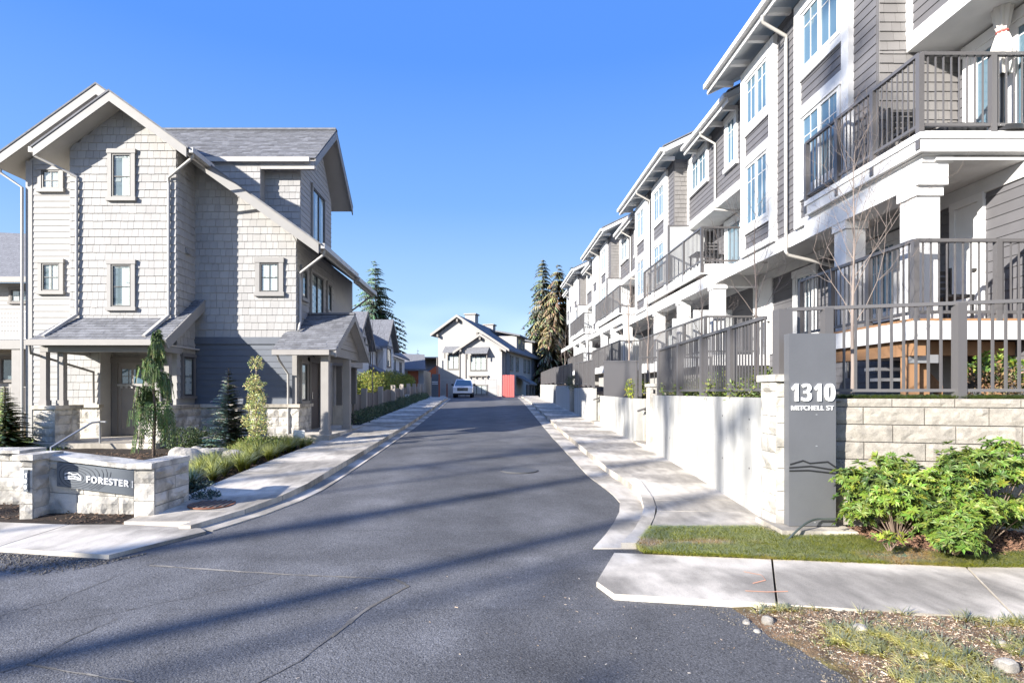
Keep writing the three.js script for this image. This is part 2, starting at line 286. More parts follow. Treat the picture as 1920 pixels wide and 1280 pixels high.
{
  const mb = new MB(), rows = [];
  for (let d = -14; d < 3; d += 1.0) rows.push(d); for (let d = 3; d < 14; d += .22) rows.push(d); for (let d = 14; d <= 84; d += .8) rows.push(d);
  const N = 44, cell = (d) => { const L = d < 6.69 ? -45 : XL(d) - .02, Rr = d < 4.35 ? 45 : d < 5.95 ? 2.2 : XR(d) + .02; return [L, Rr]; };
  const xs = (d, k) => { const [L, Rr] = cell(d); if (d >= 6.69) return lerp(L, Rr, k / N); const t = k / N; return t < .1 ? lerp(-45, -6, t / .1) : t > .9 ? lerp(Math.min(Rr, 4.2) - .01, Rr, (t - .9) / .1) : lerp(-6, Math.min(Rr, 4.2) - .01, (t - .1) / .8); };
  const tone = (x, d) => {
    let v = .88 + .52 * (fbm(x * .45 + 9, d * .45, 101, 4) - .5) + .36 * (fbm(x * 2.2, d * 2.2, 105, 3) - .5);
    const newer = smooth(-.05, .05, d - (5.6 + .06 * x + .10 * fbm(x * 2, 1, 3))) ; v *= lerp(1.10, .80, newer);      // fresher, darker surface up the lane
    v *= 1 + .30 * smooth(24, 60, d) * 0; v *= 1 + .22 * Math.exp(-Math.pow((x + 1.6) / .35, 2)) * newer + .20 * Math.exp(-Math.pow((x - .8) / .35, 2)) * newer;   // wheel paths
    if (d < 5.3) v *= 1 - .36 * smooth(.1, .5, x + .5 * (4.6 - d) - .1 + .35 * (fbm(x, d, 8) - .5) + .2);                 // dark patch at the right
    return v;
  };
  for (let j = 0; j < rows.length - 1; j++) for (let k = 0; k < N; k++) {
    const a = rows[j], b = rows[j + 1], bb = (a < 6.69 && b > 6.69) ? 6.688 : (a < 4.35 && b > 4.35) ? 4.349 : (a < 5.95 && b > 5.95) ? 5.949 : b, b2 = b;
    const seg = bb === b ? [[a, b]] : [[a, bb], [bb + .002, b2]];
    for (const [p, q] of seg) { const pts = [[xs(p, k), p], [xs(p, k + 1), p], [xs(q, k + 1), q], [xs(q, k), q]]; const W = pts.map(([x, d]) => mb.xf(x, prof(d), d)); for (const t of [[0, 1, 2], [0, 2, 3]]) for (const i of t) mb.v(W[i], [0, 1, 0], tone(...pts[i])); }
  }
  mb.build('asphalt', M.asphalt, road);
  // cracks and sealed seams: thin ribbons, a few millimetres proud
  const rib = (pts, w, name, m, c, jit = .02, s = 1) => { const b = new MB(), r = rngOf(s), P = []; for (let i = 0; i < pts.length - 1; i++) { const n = Math.max(2, Math.ceil(Math.hypot(pts[i + 1][0] - pts[i][0], pts[i + 1][1] - pts[i][1]) / .09)); for (let k = 0; k < n; k++) P.push([lerp(pts[i][0], pts[i + 1][0], k / n) + (r() - .5) * jit, lerp(pts[i][1], pts[i + 1][1], k / n) + (r() - .5) * jit]); } P.push(pts[pts.length - 1]);
    for (let i = 0; i < P.length - 1; i++) { const dx = P[i + 1][0] - P[i][0], dd = P[i + 1][1] - P[i][1], l = Math.hypot(dx, dd), nx = -dd / l, nd = dx / l, w0 = w * (.5 + r()), q = (t, s2) => b.xf(t[0] + nx * s2, prof(t[1]) + .004, t[1] + nd * s2); b.face([q(P[i], -w0 / 2), q(P[i], w0 / 2), q(P[i + 1], w0 / 2), q(P[i + 1], -w0 / 2)], [0, -900, 0], c * (.8 + .4 * r())); }
    b.build(name, m, road); };
  const G = (px, py) => { const d = 1.66 * F / (py - CY); return [X(px, d), d]; };
  rib([G(280, 1062), G(420, 1072), G(560, 1080), G(740, 1087), G(766, 1100), G(690, 1140)], .022, 'seam', M.concrete, .5, .012, 3);
  rib([G(690, 1140), G(620, 1195)], .03, 'seam', M.concrete, .45, .012, 4); rib([G(620, 1195), G(560, 1240), G(478, 1283)], .010, 'crack', M.joint, 1.1, .012, 5);
  rib([G(0, 1153), G(110, 1125), G(210, 1085), G(290, 1058)], .008, 'crack', M.joint, 1.1, .03, 6);
  rib([G(70, 1172), G(180, 1155), G(330, 1126), G(470, 1098), G(525, 1080)], .006, 'crack', M.joint, 1.1, .03, 7);
  rib([G(0, 1262), G(50, 1246), G(120, 1205), G(220, 1160)], .007, 'crack', M.joint, .8, .03, 8); rib([G(50, 1246), G(140, 1262), G(250, 1279)], .012, 'seam', M.concrete, .45, .02, 9);
  rib([G(840, 880), G(1010, 873), G(1090, 866)], .02, 'seam', M.concrete, .45, .02, 10);
}
const sidewalkTop = (d) => prof(d) + pl([[5, .05], [7, .06], [10, .11], [100, .12]], d);
{ // gutters, kerbs and pavement slabs, each poured piece on its own
  const mk = (st, name, a, b, d0, d1, y0, y1, m, c) => { const q = new MB(); q.hex([[a(d0), y0(d0), d0], [b(d0), y0(d0), d0], [b(d1), y0(d1), d1], [a(d1), y0(d1), d1], [a(d0), y1(d0), d0], [b(d0), y1(d0), d0], [b(d1), y1(d1), d1], [a(d1), y1(d1), d1]], c); q.build(name, m, st); };
  const kerbL = structure('kerb'), kerbR = structure('kerb'), walkL = structure('pavement'), walkR = structure('pavement'), r = rngOf(31), lo = (d) => prof(d) - .15;
  const kh = (d) => sidewalkTop(d) + .012;
  const GL = (d) => XL(d) - .26, GR = (d) => Math.min(KR(d) - .16, XR(d) + .40);
  for (let d = 6.67; d < 62; d += d < 14 ? .8 : 2.2) { const e = d + (d < 14 ? .79 : 2.17); mk(kerbL, 'gutter_pan', GL, XL, d, e, lo, (t) => prof(t) + .012, M.concrete, .84 + .18 * r()); mk(kerbL, 'kerb_stone', KL, GL, d, e, lo, kh, M.concrete, .86 + .2 * r()); }
  for (let d = 5.95; d < 66; d += d < 14 ? .55 : 2.2) { const e = d + (d < 14 ? .545 : 2.17); mk(kerbR, 'gutter_pan', XR, GR, d, e, lo, (t) => prof(t) + .012, M.concrete, .84 + .16 * r()); mk(kerbR, 'kerb_stone', GR, KR, d, e, lo, kh, M.concrete, .90 + .2 * r()); }
  const outL = (d) => pl([[6.9, -4.45], [9, -4.42], [30, -4.5], [44, -4.9], [55, -6], [70, -8]], d), outR = (d) => pl([[6.6, 3.36], [6.95, 3.37], [12.9, 3.66], [14.4, 3.72], [24, 3.75], [42, 3.9], [70, 5.6]], d);
  const brL = [6.9, 7.4, 8.6, 10, 11.5]; for (let d = 13; d <= 60; d += 1.5) brL.push(d); for (let i = 0; i < brL.length - 1; i++) mk(walkL, 'slab', outL, (t) => KL(t) - .006, brL[i], brL[i + 1] - .012, lo, sidewalkTop, M.concrete, .9 + .16 * r());
  const brR = [6.62, 7.4, 8, 9.2, 10.6, 12]; for (let d = 13.5; d <= 62; d += 1.5) brR.push(d); for (let i = 0; i < brR.length - 1; i++) mk(walkR, 'slab', (t) => KR(t) + .006, outR, brR[i], brR[i + 1] - .012, lo, sidewalkTop, M.concrete, .98 + .14 * r());
  // along the cross street, left of the lane
  const sl = (st, pts, y, c) => { const q = new MB(); q.prism(pts, 'y', -.15, y, c); q.build('slab', M.concrete, st); };
  sl(walkL, [[-3.28, 6.55], [-3.76, 5.60], [-5.1, 5.86], [-5.1, 6.88], [-4.4, 6.89], [-3.42, 6.7]], .06, .98);
  for (let k = 0; k < 5; k++) sl(walkL, [[-5.115 - k * 1.8, 5.87 + k * .3], [-6.9 - k * 1.8, 6.17 + k * .3], [-6.9 - k * 1.8, 7.12 + k * .24], [-5.115 - k * 1.8, 6.88 + k * .24]], .06, .9 + .1 * r());
  // and right of it
  const walkF = structure('pavement'), G = (px, py) => { const d = 1.61 * F / (py - CY); return [X(px, d), d]; };
  sl(walkF, [G(1152, 1036), G(1119, 1090), G(1152, 1113), G(1455, 1131), G(1446, 1048)], .05, 1);
  sl(walkF, [G(1450, 1048), G(1460, 1132), G(1906, 1160), G(1810, 1062)], .05, 1.02);
  { const P = (px, py) => { const g = G(px, py); return [g[0], .054, g[1]]; }; for (const L of [[[1395, 1072], [1428, 1078], [1436, 1088], [1412, 1094]], [[1398, 1108], [1440, 1110], [1478, 1109]]]) { const q = new MB(); for (let i = 0; i < L.length - 1; i++) { const a = P(...L[i]), b = P(...L[i + 1]); q.face([W3(a[0], .054, a[2] - .008), W3(b[0], .054, b[2] - .008), W3(b[0], .054, b[2] + .008), W3(a[0], .054, a[2] + .008)], [0, -99, 0]); } q.build('paint_mark', M.orangePaint, walkF); } }
  sl(walkF, [G(1815, 1062), G(1912, 1161), [5.6, 4.05], [7.4, 5.0], [7.2, 5.2]], .05, .97);
}
// manhole cover in the lane and the rusty tactile plate at the corner
{ const t = thing('manhole_cover', 'round iron manhole cover set flush in the asphalt of the lane', 'manhole', [.55, prof(10.9), 10.9]); const g = new THREE.CylinderGeometry(.34, .34, .02, 32), m = new MB(); const tilt = (y) => new THREE.Matrix4().makeTranslation(.55, prof(10.9) + y, -10.9); m.geo(g, tilt(.001)); m.build('cover', M.iron, t);
  const q = new MB(); q.geo(new THREE.TorusGeometry(.36, .009, 6, 32).rotateX(Math.PI / 2), tilt(.0)); q.build('frame', M.iron, t); }
{ const cx = X(397, 7.75), cd = 7.75, y = sidewalkTop(cd); const t = thing('tactile_plate', 'rusty oval grate plate let into the left pavement by the stone sign wall', 'grate', [cx, y, cd]); const m = new MB(); m.geo(new THREE.CylinderGeometry(.30, .30, .016, 28), new THREE.Matrix4().makeTranslation(cx, y + .003, -cd)); m.build('plate', M.rust, t);
  for (let k = -3; k <= 3; k++) { const h = Math.sqrt(.09 - k * k * .0056) * .9, b = new MB(); b.box(cx + k * .075 - .016, cx + k * .075 + .016, y + .011, y + .019, cd - h, cd + h); b.build('rib', M.iron, t); } }

// dirt verge at the lower right
const vergeY = (x, d) => Math.min(.04, vergeRaw(x, d)), vergeRaw = (x, d) => { const e = Math.min(smooth(1.45, 2.3, x + .25 * (fbm(x * 3, d * 3, 7) - .5) - .18 * (4.5 - d)), 1); return -.03 + .075 * e + .03 * (fbm(x * 2.5, d * 2.5, 17, 3) - .4) * e; };
{
  const mb = new MB(), st = .09;
  for (let x = 1.2; x < 7; x += st) for (let d = -2; d < 4.86; d += st) { const P = (a, b) => mb.xf(a, vergeY(a, b), b), lim = 4.56 - .1825 * (x - .95) - st * .8; if (d > lim) continue;
    const c = (a, b) => { const g = fbm(a * 1.6, b * 1.6, 71, 4), k = .75 + .8 * (fbm(a * 5, b * 5, 73, 3) - .5), gr = smooth(.47, .62, g + .22 * smooth(4.4, 3.4, b) - .1); return [lerp(k, k * .75, gr), lerp(k * .92, k * 1.0, gr), lerp(k * .82, k * .42, gr)]; };
    const q = [[x, d], [x + st, d], [x + st, d + st], [x, d + st]], W = q.map((t) => P(...t)); for (const t of [[0, 1, 2], [0, 2, 3]]) for (const i of t) mb.v(W[i], [0, 1, 0], c(...q[i])); }
  mb.build('verge_soil', M.dirt).userData.kind = 'structure';
}
// planted ground on both sides
const bedY = (x, d) => prof(d) + .015 + .03 * smooth(-4.5, -7, x) * smooth(7.5, 12, d) + .04 * (fbm(x * 2, d * 2, 19) - .5);
{
  const mb = new MB(), st = .25;
  for (let x = -16; x < -4.4; x += st) for (let d = 6.9; d < 15.9; d += st) { const P = (a, b) => mb.xf(Math.min(a, -4.41), bedY(a, b), b); mb.face([P(x, d), P(x + st, d), P(x + st, d + st), P(x, d + st)], [0, -900, 0], .55 + .5 * fbm(x * 3, d * 3, 77)); }
  for (let x = -9; x < -4.4; x += .5) for (let d = 15.9; d < 58; d += .9) { const lim = pl([[9, -4.42], [30, -4.52], [44, -4.95], [55, -6]], d); if (x + .5 > lim + .45) continue; const P = (a, b) => mb.xf(Math.min(a, lim - .02), prof(b) + .06, b); mb.face([P(x, d), P(x + .5, d), P(x + .5, d + .9), P(x, d + .9)], [0, -900, 0], .55 + .4 * fbm(x * 2, d * 2, 78)); }
  mb.build('planting_bed', M.soil).userData.kind = 'structure';
}
const WALL_Y = EYE - .07;                                  // top of the retaining walls, close to eye height
const bw0 = [3.44, 6.78], bwA = 16.5 * Math.PI / 180, bwC = Math.cos(bwA), bwS = Math.sin(bwA);
const blockFrame = (u, v, n) => [bw0[0] + u * bwC - n * bwS, v, bw0[1] - u * bwS - n * bwC];
const LE = (x) => pl([[1.1, 5.735], [1.24, 5.715], [2.71, 5.495], [4.38, 5.255], [7.3, 5.20]], x);
const lawnY = (x, d) => .045 + .045 * smooth(5.4, 6.6, d) + .18 * smooth(3.9, 4.8, x) * smooth(5.5, 6.4, d) * .8 + .02 * (fbm(x * 2, d * 2, 27) - .5);
{
  const mb = new MB(), st = .12;
  for (let x = 1.1; x < 8; x += st) for (let d = 4.4; d < 6.9; d += st) { const edge = LE(x), wallD = bw0[1] - (x - bw0[0]) * .296; if (d + st < edge || d > Math.min(6.9, x > 3.3 ? wallD : 9)) continue; if (x + st < pl([[5.9, 1.5], [6.6, 1.85], [6.9, 2]], d)) continue; if (d > 6.6 - .02 * (x - 2) && x < 3.3) continue;
    const P = (a, b) => mb.xf(Math.max(a, pl([[5.9, 1.52], [6.6, 1.87], [6.9, 2]], b)), lawnY(a, b), Math.max(b, LE(a) - .01)); mb.face([P(x, d), P(x + st, d), P(x + st, d + st), P(x, d + st)], [0, -900, 0], x > 4 && d > 5.75 - .2 * (x - 4) ? [1.0, .62, .5] : [1.2, 1.2, .75]); }
  mb.build('lawn_soil', M.soil).userData.kind = 'structure';
  const up = new MB(), RB0 = (d) => WALL_Y - .03 + (d > 20 ? Math.min(.7, (d - 20) * .03) : 0);
  const q = (x, d) => up.xf(x, RB0(d) + .04 * (fbm(x * 2, d * 2, 29) - .5), d);
  for (let d = 6.6; d < 62; d += .6) { const wx = pl([[6.6, 3.5], [12.9, 3.72], [14.4, 3.78], [24, 3.82], [42, 3.98], [62, 5.2]], d) + .06; for (let x = wx; x < 10; x += .5) up.face([q(x, d), q(x + .5, d), q(x + .5, d + .6), q(x, d + .6)], [0, -900, 0], .7 + .4 * fbm(x * 2, d * 2, 79)); }
  for (let u = .1; u < 5; u += .4) { const a = blockFrame(u, 0, -.12), b = blockFrame(u + .4, 0, -.12); up.face([q(a[0], a[2]), q(b[0], b[2]), q(b[0], 6.6), q(a[0], 6.6)], [0, -900, 0], .8); }
  up.build('raised_bed', M.soil).userData.kind = 'structure';
}
// split-faced stones
function roughStone(fr, u0, u1, v0, v1, n0, n1, nu, nv, rough, r, c = 1) {
  const mb = new MB(), P = [], s = Math.floor(r() * 1e6);
  const ctr = mb.xf(...fr((u0 + u1) / 2, (v0 + v1) / 2, n0 - .3));
  for (let j = 0; j <= nv; j++) { P.push([]); for (let i = 0; i <= nu; i++) { const e = Math.min(i, nu - i, 1) * Math.min(j, nv - j, 1), k = e ? (r() - .35) * rough + rough * .4 * (fbm(i * .7, j * .7, s) - .3) : -rough * .45; P[j].push(mb.xf(...fr(lerp(u0, u1, i / nu + (e ? (r() - .5) * .4 / nu : 0)), lerp(v0, v1, j / nv + (e ? (r() - .5) * .4 / nv : 0)), n1 + k))); } }
  for (let j = 0; j < nv; j++) for (let i = 0; i < nu; i++) { const a = P[j][i], b = P[j][i + 1], e = P[j + 1][i + 1], f = P[j + 1][i], q = c * (.96 + .08 * r()); if (r() < .5) { mb.face([a, b, e], ctr, q); mb.face([a, e, f], ctr, q); } else { mb.face([a, b, f], ctr, q); mb.face([b, e, f], ctr, q); } }
  const B = [[u0, v0], [u1, v0], [u1, v1], [u0, v1]].map(([u, v]) => mb.xf(...fr(u, v, n0))), C = [P[0][0], P[0][nu], P[nv][nu], P[nv][0]], m2 = mb.xf(...fr((u0 + u1) / 2, (v0 + v1) / 2, (n0 + n1) / 2));
  for (let k = 0; k < 4; k++) { const l = (k + 1) % 4; mb.face([B[k], B[l], C[l], C[k]], m2, c); }
  return mb;
}
function ashlar(fr, u0, u1, v0, v1, n0, n1, parent, r, hs = [.16, .22], ws = [.28, .62], rough = .03, name = 'stone', m = M.stone, nu = 4) { // random coursed stones
  let v = v0; while (v < v1 - .05) { let h = Math.min(rr(hs[0], hs[1], r), v1 - v); if (v1 - v - h < .08) h = v1 - v; let u = u0; while (u < u1 - .03) { let w = Math.min(rr(ws[0], ws[1], r), u1 - u); if (u1 - u - w < .12) w = u1 - u; roughStone(fr, u + .004, u + w - .004, v + .004, v + h - .004, n0, n1, Math.max(2, Math.round(nu * w / .4)), 3, rough, r, .86 + .22 * r()).build(name, m, parent); u += w; } v += h; }
}
// ---------------------------------------------------------------- railings
function railing(t, a, b, yA, yB, h, posts, o = {}) { // a, b are [x, d]; heights at both ends; posts are fractions along
  const { post = .07, bal = .016, gap = .12, top = .05, ends = [0, 1], single = true, drop = 0, low = .09, m = M.rail, rise = .0, xf = W3 } = o;
  const L = Math.hypot(b[0] - a[0], b[1] - a[1]), P = (f, y) => [lerp(a[0], b[0], f), lerp(yA, yB, f) + y, lerp(a[1], b[1], f)];
  const q = new MB(xf); q.bar(P(0, h), P(1, h), top, top * .8); q.build('top_rail', m, t); const l = new MB(xf); l.bar(P(0, low), P(1, low), top * .7, top * .7); l.build('bottom_rail', m, t);
  for (const f of posts) { const p = new MB(xf); p.bar(P(f, -drop), P(f, h + rise), post, post); p.build('post', m, t); }
  const n = Math.round(L / gap), all = new MB(xf);
  for (let k = 0; k <= n; k++) { const f = k / n; if (f < ends[0] || f > ends[1] || posts.some((p) => Math.abs(p - f) * L < post * .8)) continue; const s = single ? new MB(xf) : all; s.bar(P(f, low), P(f, h), bal, bal); if (single) s.build('baluster', m, t); }
  if (!single) { const s = all.build('balusters', m, t); if (s) s.userData.kind = 'stuff'; }
}
// ---------------------------------------------------------------- walls, fences and signs at the right corner
{
  const r = rngOf(41), t = thing('block_wall', 'wall of long pale split-faced blocks behind the leafy green shrubs', 'retaining wall', [bw0[0], 0, bw0[1]]);
  const back = new MB(); back.hex([[-.1, -.1, -.30], [5, -.1, -.30], [5, -.1, -.02], [-.1, -.1, -.02], [-.1, WALL_Y - .03, -.34], [5, WALL_Y - .03, -.34], [5, WALL_Y - .03, -.06], [-.1, WALL_Y - .03, -.06]].map((q) => blockFrame(...q))); back.build('core', M.mortar, t);
  let v = WALL_Y; for (let k = 0; k < 9; k++) { const h = k ? .2 : .1; for (let u = -.2 + (k % 2 ? .48 : .17) - .6; u < 4.6; u += .6) { const u0 = Math.max(u, -.08); if (u + .6 - u0 < .05) continue; roughStone((a, b, n) => blockFrame(a, b, n), u0 + .005, u + .595, v - h + .005, v - .005, -.2, .012 * k - .02 + .004 * r(), 9, k ? 4 : 2, .014, r, .93 + .12 * r()).build('block', M.block, t); } v -= h; }
}
{
  const t = thing('stone_pier', 'white rough stone pier behind the tall grey street number sign', 'pier', [3.5, 0, 6.75]), r = rngOf(43);
  const c = new MB(); c.box(3.31, 3.86, 0, EYE + .12, 6.58, 6.92); c.build('core', M.mortar, t);
  ashlar((u, v, n) => [u, v, 6.58 - n], 3.30, 3.87, .0, EYE + .12, 0, .03, t, r, [.2, .3], [.3, .5], .03); ashlar((u, v, n) => [3.31 - n, v, u], 6.56, 6.93, .0, EYE + .12, 0, .03, t, r, [.2, .3], [.2, .4], .03);
  const k = new MB(); k.box(3.26, 3.9, EYE + .125, EYE + .205, 6.52, 6.97); k.build('cap', M.stone, t);
}
const fontRegular = await new FontLoader().loadAsync('fonts/droid/droid_sans_regular.typeface.json');
const font = await new FontLoader().loadAsync('fonts/droid/droid_sans_bold.typeface.json');
function text(s, x0, x1, y, h, d, depth, mat4, parent, name, m, face = font) { const g = new TextGeometry(s, { font: face, size: 1, depth: .12, curveSegments: 5 }); g.computeBoundingBox(); const b = g.boundingBox, sx = (x1 - x0) / (b.max.x - b.min.x), sy = h / (b.max.y - b.min.y); g.translate(-b.min.x, -b.min.y, 0); g.scale(sx, sy, depth / .12); const q = new MB(); q.geo(g, mat4 ?? new THREE.Matrix4().makeTranslation(x0, y, -d)); return q.build(name, m, parent); }
{
  const d = 6.4, x0 = X(1480, d), x1 = X(1568, d), y0 = H(986, d), y1 = H(625, d), t = thing('street_number_sign', 'tall grey metal pillar sign with the white number 1310 and black mountain lines', 'sign', [(x0 + x1) / 2, y0, d]);
  const b = new MB(); b.box(x0, x1, y0, y1, d, d + .11); b.build('panel', M.signPanel, t);
  for (const [s, a, e] of [['1', 1484, 1496], ['3', 1503, 1521], ['1', 1527, 1539], ['0', 1546, 1565]]) text(s, X(a, d), X(e, d), H(752, d), .198, d, .02, new THREE.Matrix4().makeTranslation(X(a, d), H(752, d), -d + .001), t, 'digit', M.letter);
  text('MITCHELL ST', X(1484, d), X(1563, d), H(768.5, d), .05, d, .012, new THREE.Matrix4().makeTranslation(X(1484, d), H(768.5, d), -d + .001), t, 'lettering', M.letter, fontRegular);
  const Z = (a, b2) => [X(1420 + a / 2.782, d), H(600 + b2 / 2.782, d), d - .002];
  for (const L of [[[172, 753], [240, 733], [275, 747], [368, 739], [411, 768]], [[168, 770], [280, 762], [411, 783]], [[168, 786], [270, 784], [409, 800]]]) { const k = new MB(); for (let i = 0; i < L.length - 1; i++) k.bar(Z(...L[i]), Z(...L[i + 1]), .006, .018); k.build('mountain_line', M.black, t); }
  for (const [a, b2] of [[1530, 776], [1530, 835], [1527, 978]]) { const k = new MB(); k.box(X(a, d), X(a + 3, d), H(b2 + 2, d), H(b2, d), d - .004, d); k.build('bolt', M.steel, t); }
  const p = thing('sign_plinth', 'low pale concrete plinth under the street number sign', 'plinth', [(x0 + x1) / 2, 0, d]); const c = new MB(); c.hex([[3.16, 0, 6.18], [4.1, 0, 6.22], [4.08, 0, 6.9], [3.2, 0, 6.9], [3.19, y0 - .004, 6.22], [4.04, y0 - .03, 6.26], [4.04, y0 - .004, 6.9], [3.22, y0 - .004, 6.9]]); c.build('block', M.concrete, p);
  const h = new MB(), P = []; for (let k = 0; k <= 14; k++) { const f = k / 14; P.push([lerp(3.16, 3.92, f), .08 + .17 * Math.sin(Math.min(1, f * 1.7) * Math.PI / 2) , lerp(6.06, 6.33, Math.min(1, f * 1.6))]); } h.tube(P, .012, 6); tag(h.build('cable_conduit', M.hose), 'thin dark conduit looping over the plinth of the number sign', 'conduit');
}
{ // concrete retaining wall panels, stairs and further walls up the street
  const r = rngOf(47), panelWall = (label, name, pts, th, topA, topB) => { const a = pts[0], b = pts[1], t = thing(name, label, 'retaining wall', [a[0], 0, a[1]]), L = Math.hypot(b[0] - a[0], b[1] - a[1]), n = Math.max(1, Math.round(L / 2.0)); for (let k = 0; k < n; k++) { const f = k / n, g = (k + 1) / n - .004 / L, q = new MB(), x0 = lerp(a[0], b[0], f), x1 = lerp(a[0], b[0], g), d0 = lerp(a[1], b[1], f), d1 = lerp(a[1], b[1], g); q.hex([[x0, prof(d0) - .1, d0], [x0 + th, prof(d0) - .1, d0], [x1 + th, prof(d1) - .1, d1], [x1, prof(d1) - .1, d1], [x0, lerp(topA, topB, f), d0], [x0 + th, lerp(topA, topB, f), d0], [x1 + th, lerp(topA, topB, g), d1], [x1, lerp(topA, topB, g), d1]], .97 + .06 * r()); q.build('panel', M.cast, t); }
    const c = new MB(); c.hex([[a[0] + .03, prof(a[1]) - .1, a[1] + .02], [a[0] + th - .02, prof(a[1]) - .1, a[1] + .02], [b[0] + th - .02, prof(b[1]) - .1, b[1] - .02], [b[0] + .03, prof(b[1]) - .1, b[1] - .02], [a[0] + .03, topA - .02, a[1] + .02], [a[0] + th - .02, topA - .02, a[1] + .02], [b[0] + th - .02, topB - .02, b[1] - .02], [b[0] + .03, topB - .02, b[1] - .02]]); c.build('core', M.cast, t); 
    const hs = new MB(); for (let k = 0; k < n * 2; k++) for (const v of [.35, .8]) { const f = (k + .5) / (n * 2), x = lerp(a[0], b[0], f), d = lerp(a[1], b[1], f), y = lerp(prof(d) + .12, lerp(topA, topB, f), v); if (y < prof(d) + .25) continue; hs.box(x - .003, x + .01, y - .012, y + .012, d - .01, d + .01); } const m = hs.build('tie_holes', M.iron, t); if (m) m.userData.kind = 'stuff'; return t; };
  panelWall('long pale concrete retaining wall right beside the rough stone pier', 'retaining_wall', [[3.36, 6.95], [3.66, 12.85]], .2, WALL_Y, WALL_Y);
  panelWall('concrete retaining wall just beyond the first stairs, under the solid grey fence panel', 'retaining_wall', [[3.70, 14.5], [3.74, 19.4]], .2, EYE - .16, EYE - .12);
  panelWall('short concrete retaining wall between the second and third stair openings', 'retaining_wall', [[3.66, 20.7], [3.70, 25.2]], .2, EYE + .16, EYE + .18);
  panelWall('pale concrete retaining wall farther up, fourth along the right pavement', 'retaining_wall', [[3.70, 26.6], [3.78, 33]], .2, EYE + .3, EYE + .36);
  panelWall('farthest sunlit concrete retaining wall near the top of the lane', 'retaining_wall', [[3.8, 34.3], [4.1, 47]], .2, EYE + .45, EYE + .62);
  // stairs through the wall
  for (const [d0, d1, top, label] of [[13.15, 14.45, EYE - .16, 'concrete steps going up between the first two retaining walls'], [19.45, 20.65, EYE - .1, 'concrete steps beyond the second retaining wall']]) {
    const t = thing('steps', label, 'steps', [3.8, prof(d0), d0]); let y = prof(d0) + .1; for (let k = 0; k < 8 && y < top; k++, y += .17) { const q = new MB(); q.box(3.62 + k * .28, 3.9 + k * .28, prof(d0) - .1, y + .1, d0, d1); q.build('step', M.concrete, t); }
    const s = new MB(); s.box(3.9, 6, prof(d0), top, d1, d1 + .12); s.build('side_wall', M.cast, t);
    const h = new MB(); h.tube([[3.7, prof(d0) + .95, d1 - .12], [3.9, prof(d0) + 1.02, d1 - .12], [5, prof(d0) + 1.6, d1 - .12]], .025, 8); h.tube([[3.9, prof(d0) + 1.02, d1 - .12], [3.9, prof(d0) + .98, d1 - .0]], .015, 6); h.build('handrail', M.rail, t);
  }
  const n = thing('newel_pier', 'white square stone pier with small dark inset lights at the foot of the first stairs', 'pier', [3.68, prof(13), 13]); const q = new MB(); q.box(3.60, 3.98, prof(13), EYE + .12, 12.88, 13.14); q.build('shaft', M.stone, n); const c = new MB(); c.box(3.57, 4.01, EYE + .123, EYE + .19, 12.85, 13.17); c.build('cap', M.stone, n);
  for (const [x, y] of [[3.68, EYE + .02], [3.84, EYE + .02], [3.68, EYE - .36], [3.84, EYE - .36]]) { const b = new MB(); b.box(x, x + .04, y - .05, y + .04, 12.868, 12.885); b.build('light_fitting', M.black, n); }
}
{ // fences on the walls
  const t1 = thing('metal_fence', 'grey metal picket fence on the long concrete wall beside the stone pier', 'fence', [3.5, WALL_Y, 9.5]);
  railing(t1, [3.43, 7.1], [3.74, 12.75], WALL_Y, WALL_Y, 1.0, [.2, .43, .68, .96], { post: .10, gap: .105, bal: .02, top: .055, low: .1 });
  const q = new MB(); q.box(3.40, 3.56, EYE + .206, EYE + .98, 6.70, 6.86); q.build('corner_post', M.rail, t1);
  const t2 = thing('metal_fence', 'grey metal picket fence along the top of the pale block wall', 'fence', [4.6, WALL_Y, 6.6]);
  const A = blockFrame(.12, 0, -.16), B = blockFrame(4.6, 0, -.16); railing(t2, [A[0], A[2]], [B[0], B[2]], WALL_Y, WALL_Y, 1.07, [.095, .39, .69, .98], { post: .10, gap: .122, bal: .022, top: .05, low: .09, drop: .02 });
  const solid = thing('fence_panel', 'solid sloping grey slatted fence panel on the second concrete wall', 'fence', [3.72, EYE - .1, 16]);
  for (let k = 0; k < 22; k++) { const d = 14.55 + k * .2, b = new MB(); b.box(3.72 + k * .002, 3.76 + k * .002, EYE - .14, lerp(EYE + .78, EYE + 1.0, k / 21), d, d + .19); b.build('slat', M.rail, solid); }
  { const b = new MB(); b.bar([3.74, EYE + .79, 14.5], [3.78, EYE + 1.02, 18.95], .07, .05); b.build('top_rail', M.rail, solid); }
  const t3 = thing('metal_fence', 'low grey picket fence beside the first stairs with tan shrubs behind it', 'fence', [4.2, EYE, 14.4]); railing(t3, [3.8, 14.45], [5.6, 14.45], EYE - .12, EYE - .12, 1.0, [0, .5, 1], { gap: .12, single: false });
  for (const [x0, d0, x1, d1, y, label] of [[3.74, 20.7, 3.78, 25.2, EYE + .17, 'dark grey picket fence above the third retaining wall'], [3.78, 26.6, 3.86, 33, EYE + .33, 'dark grey picket fence above the fourth retaining wall'], [3.9, 34.3, 4.2, 47, EYE + .5, 'farthest picket fence near the top of the lane']]) { const t = thing('metal_fence', label, 'fence', [x0, y, d0]); railing(t, [x0, d0], [x1, d1], y, y + .1, 1.0, [0, .25, .5, .75, 1], { gap: .13, single: false, post: .1, bal: .028 }); }
}

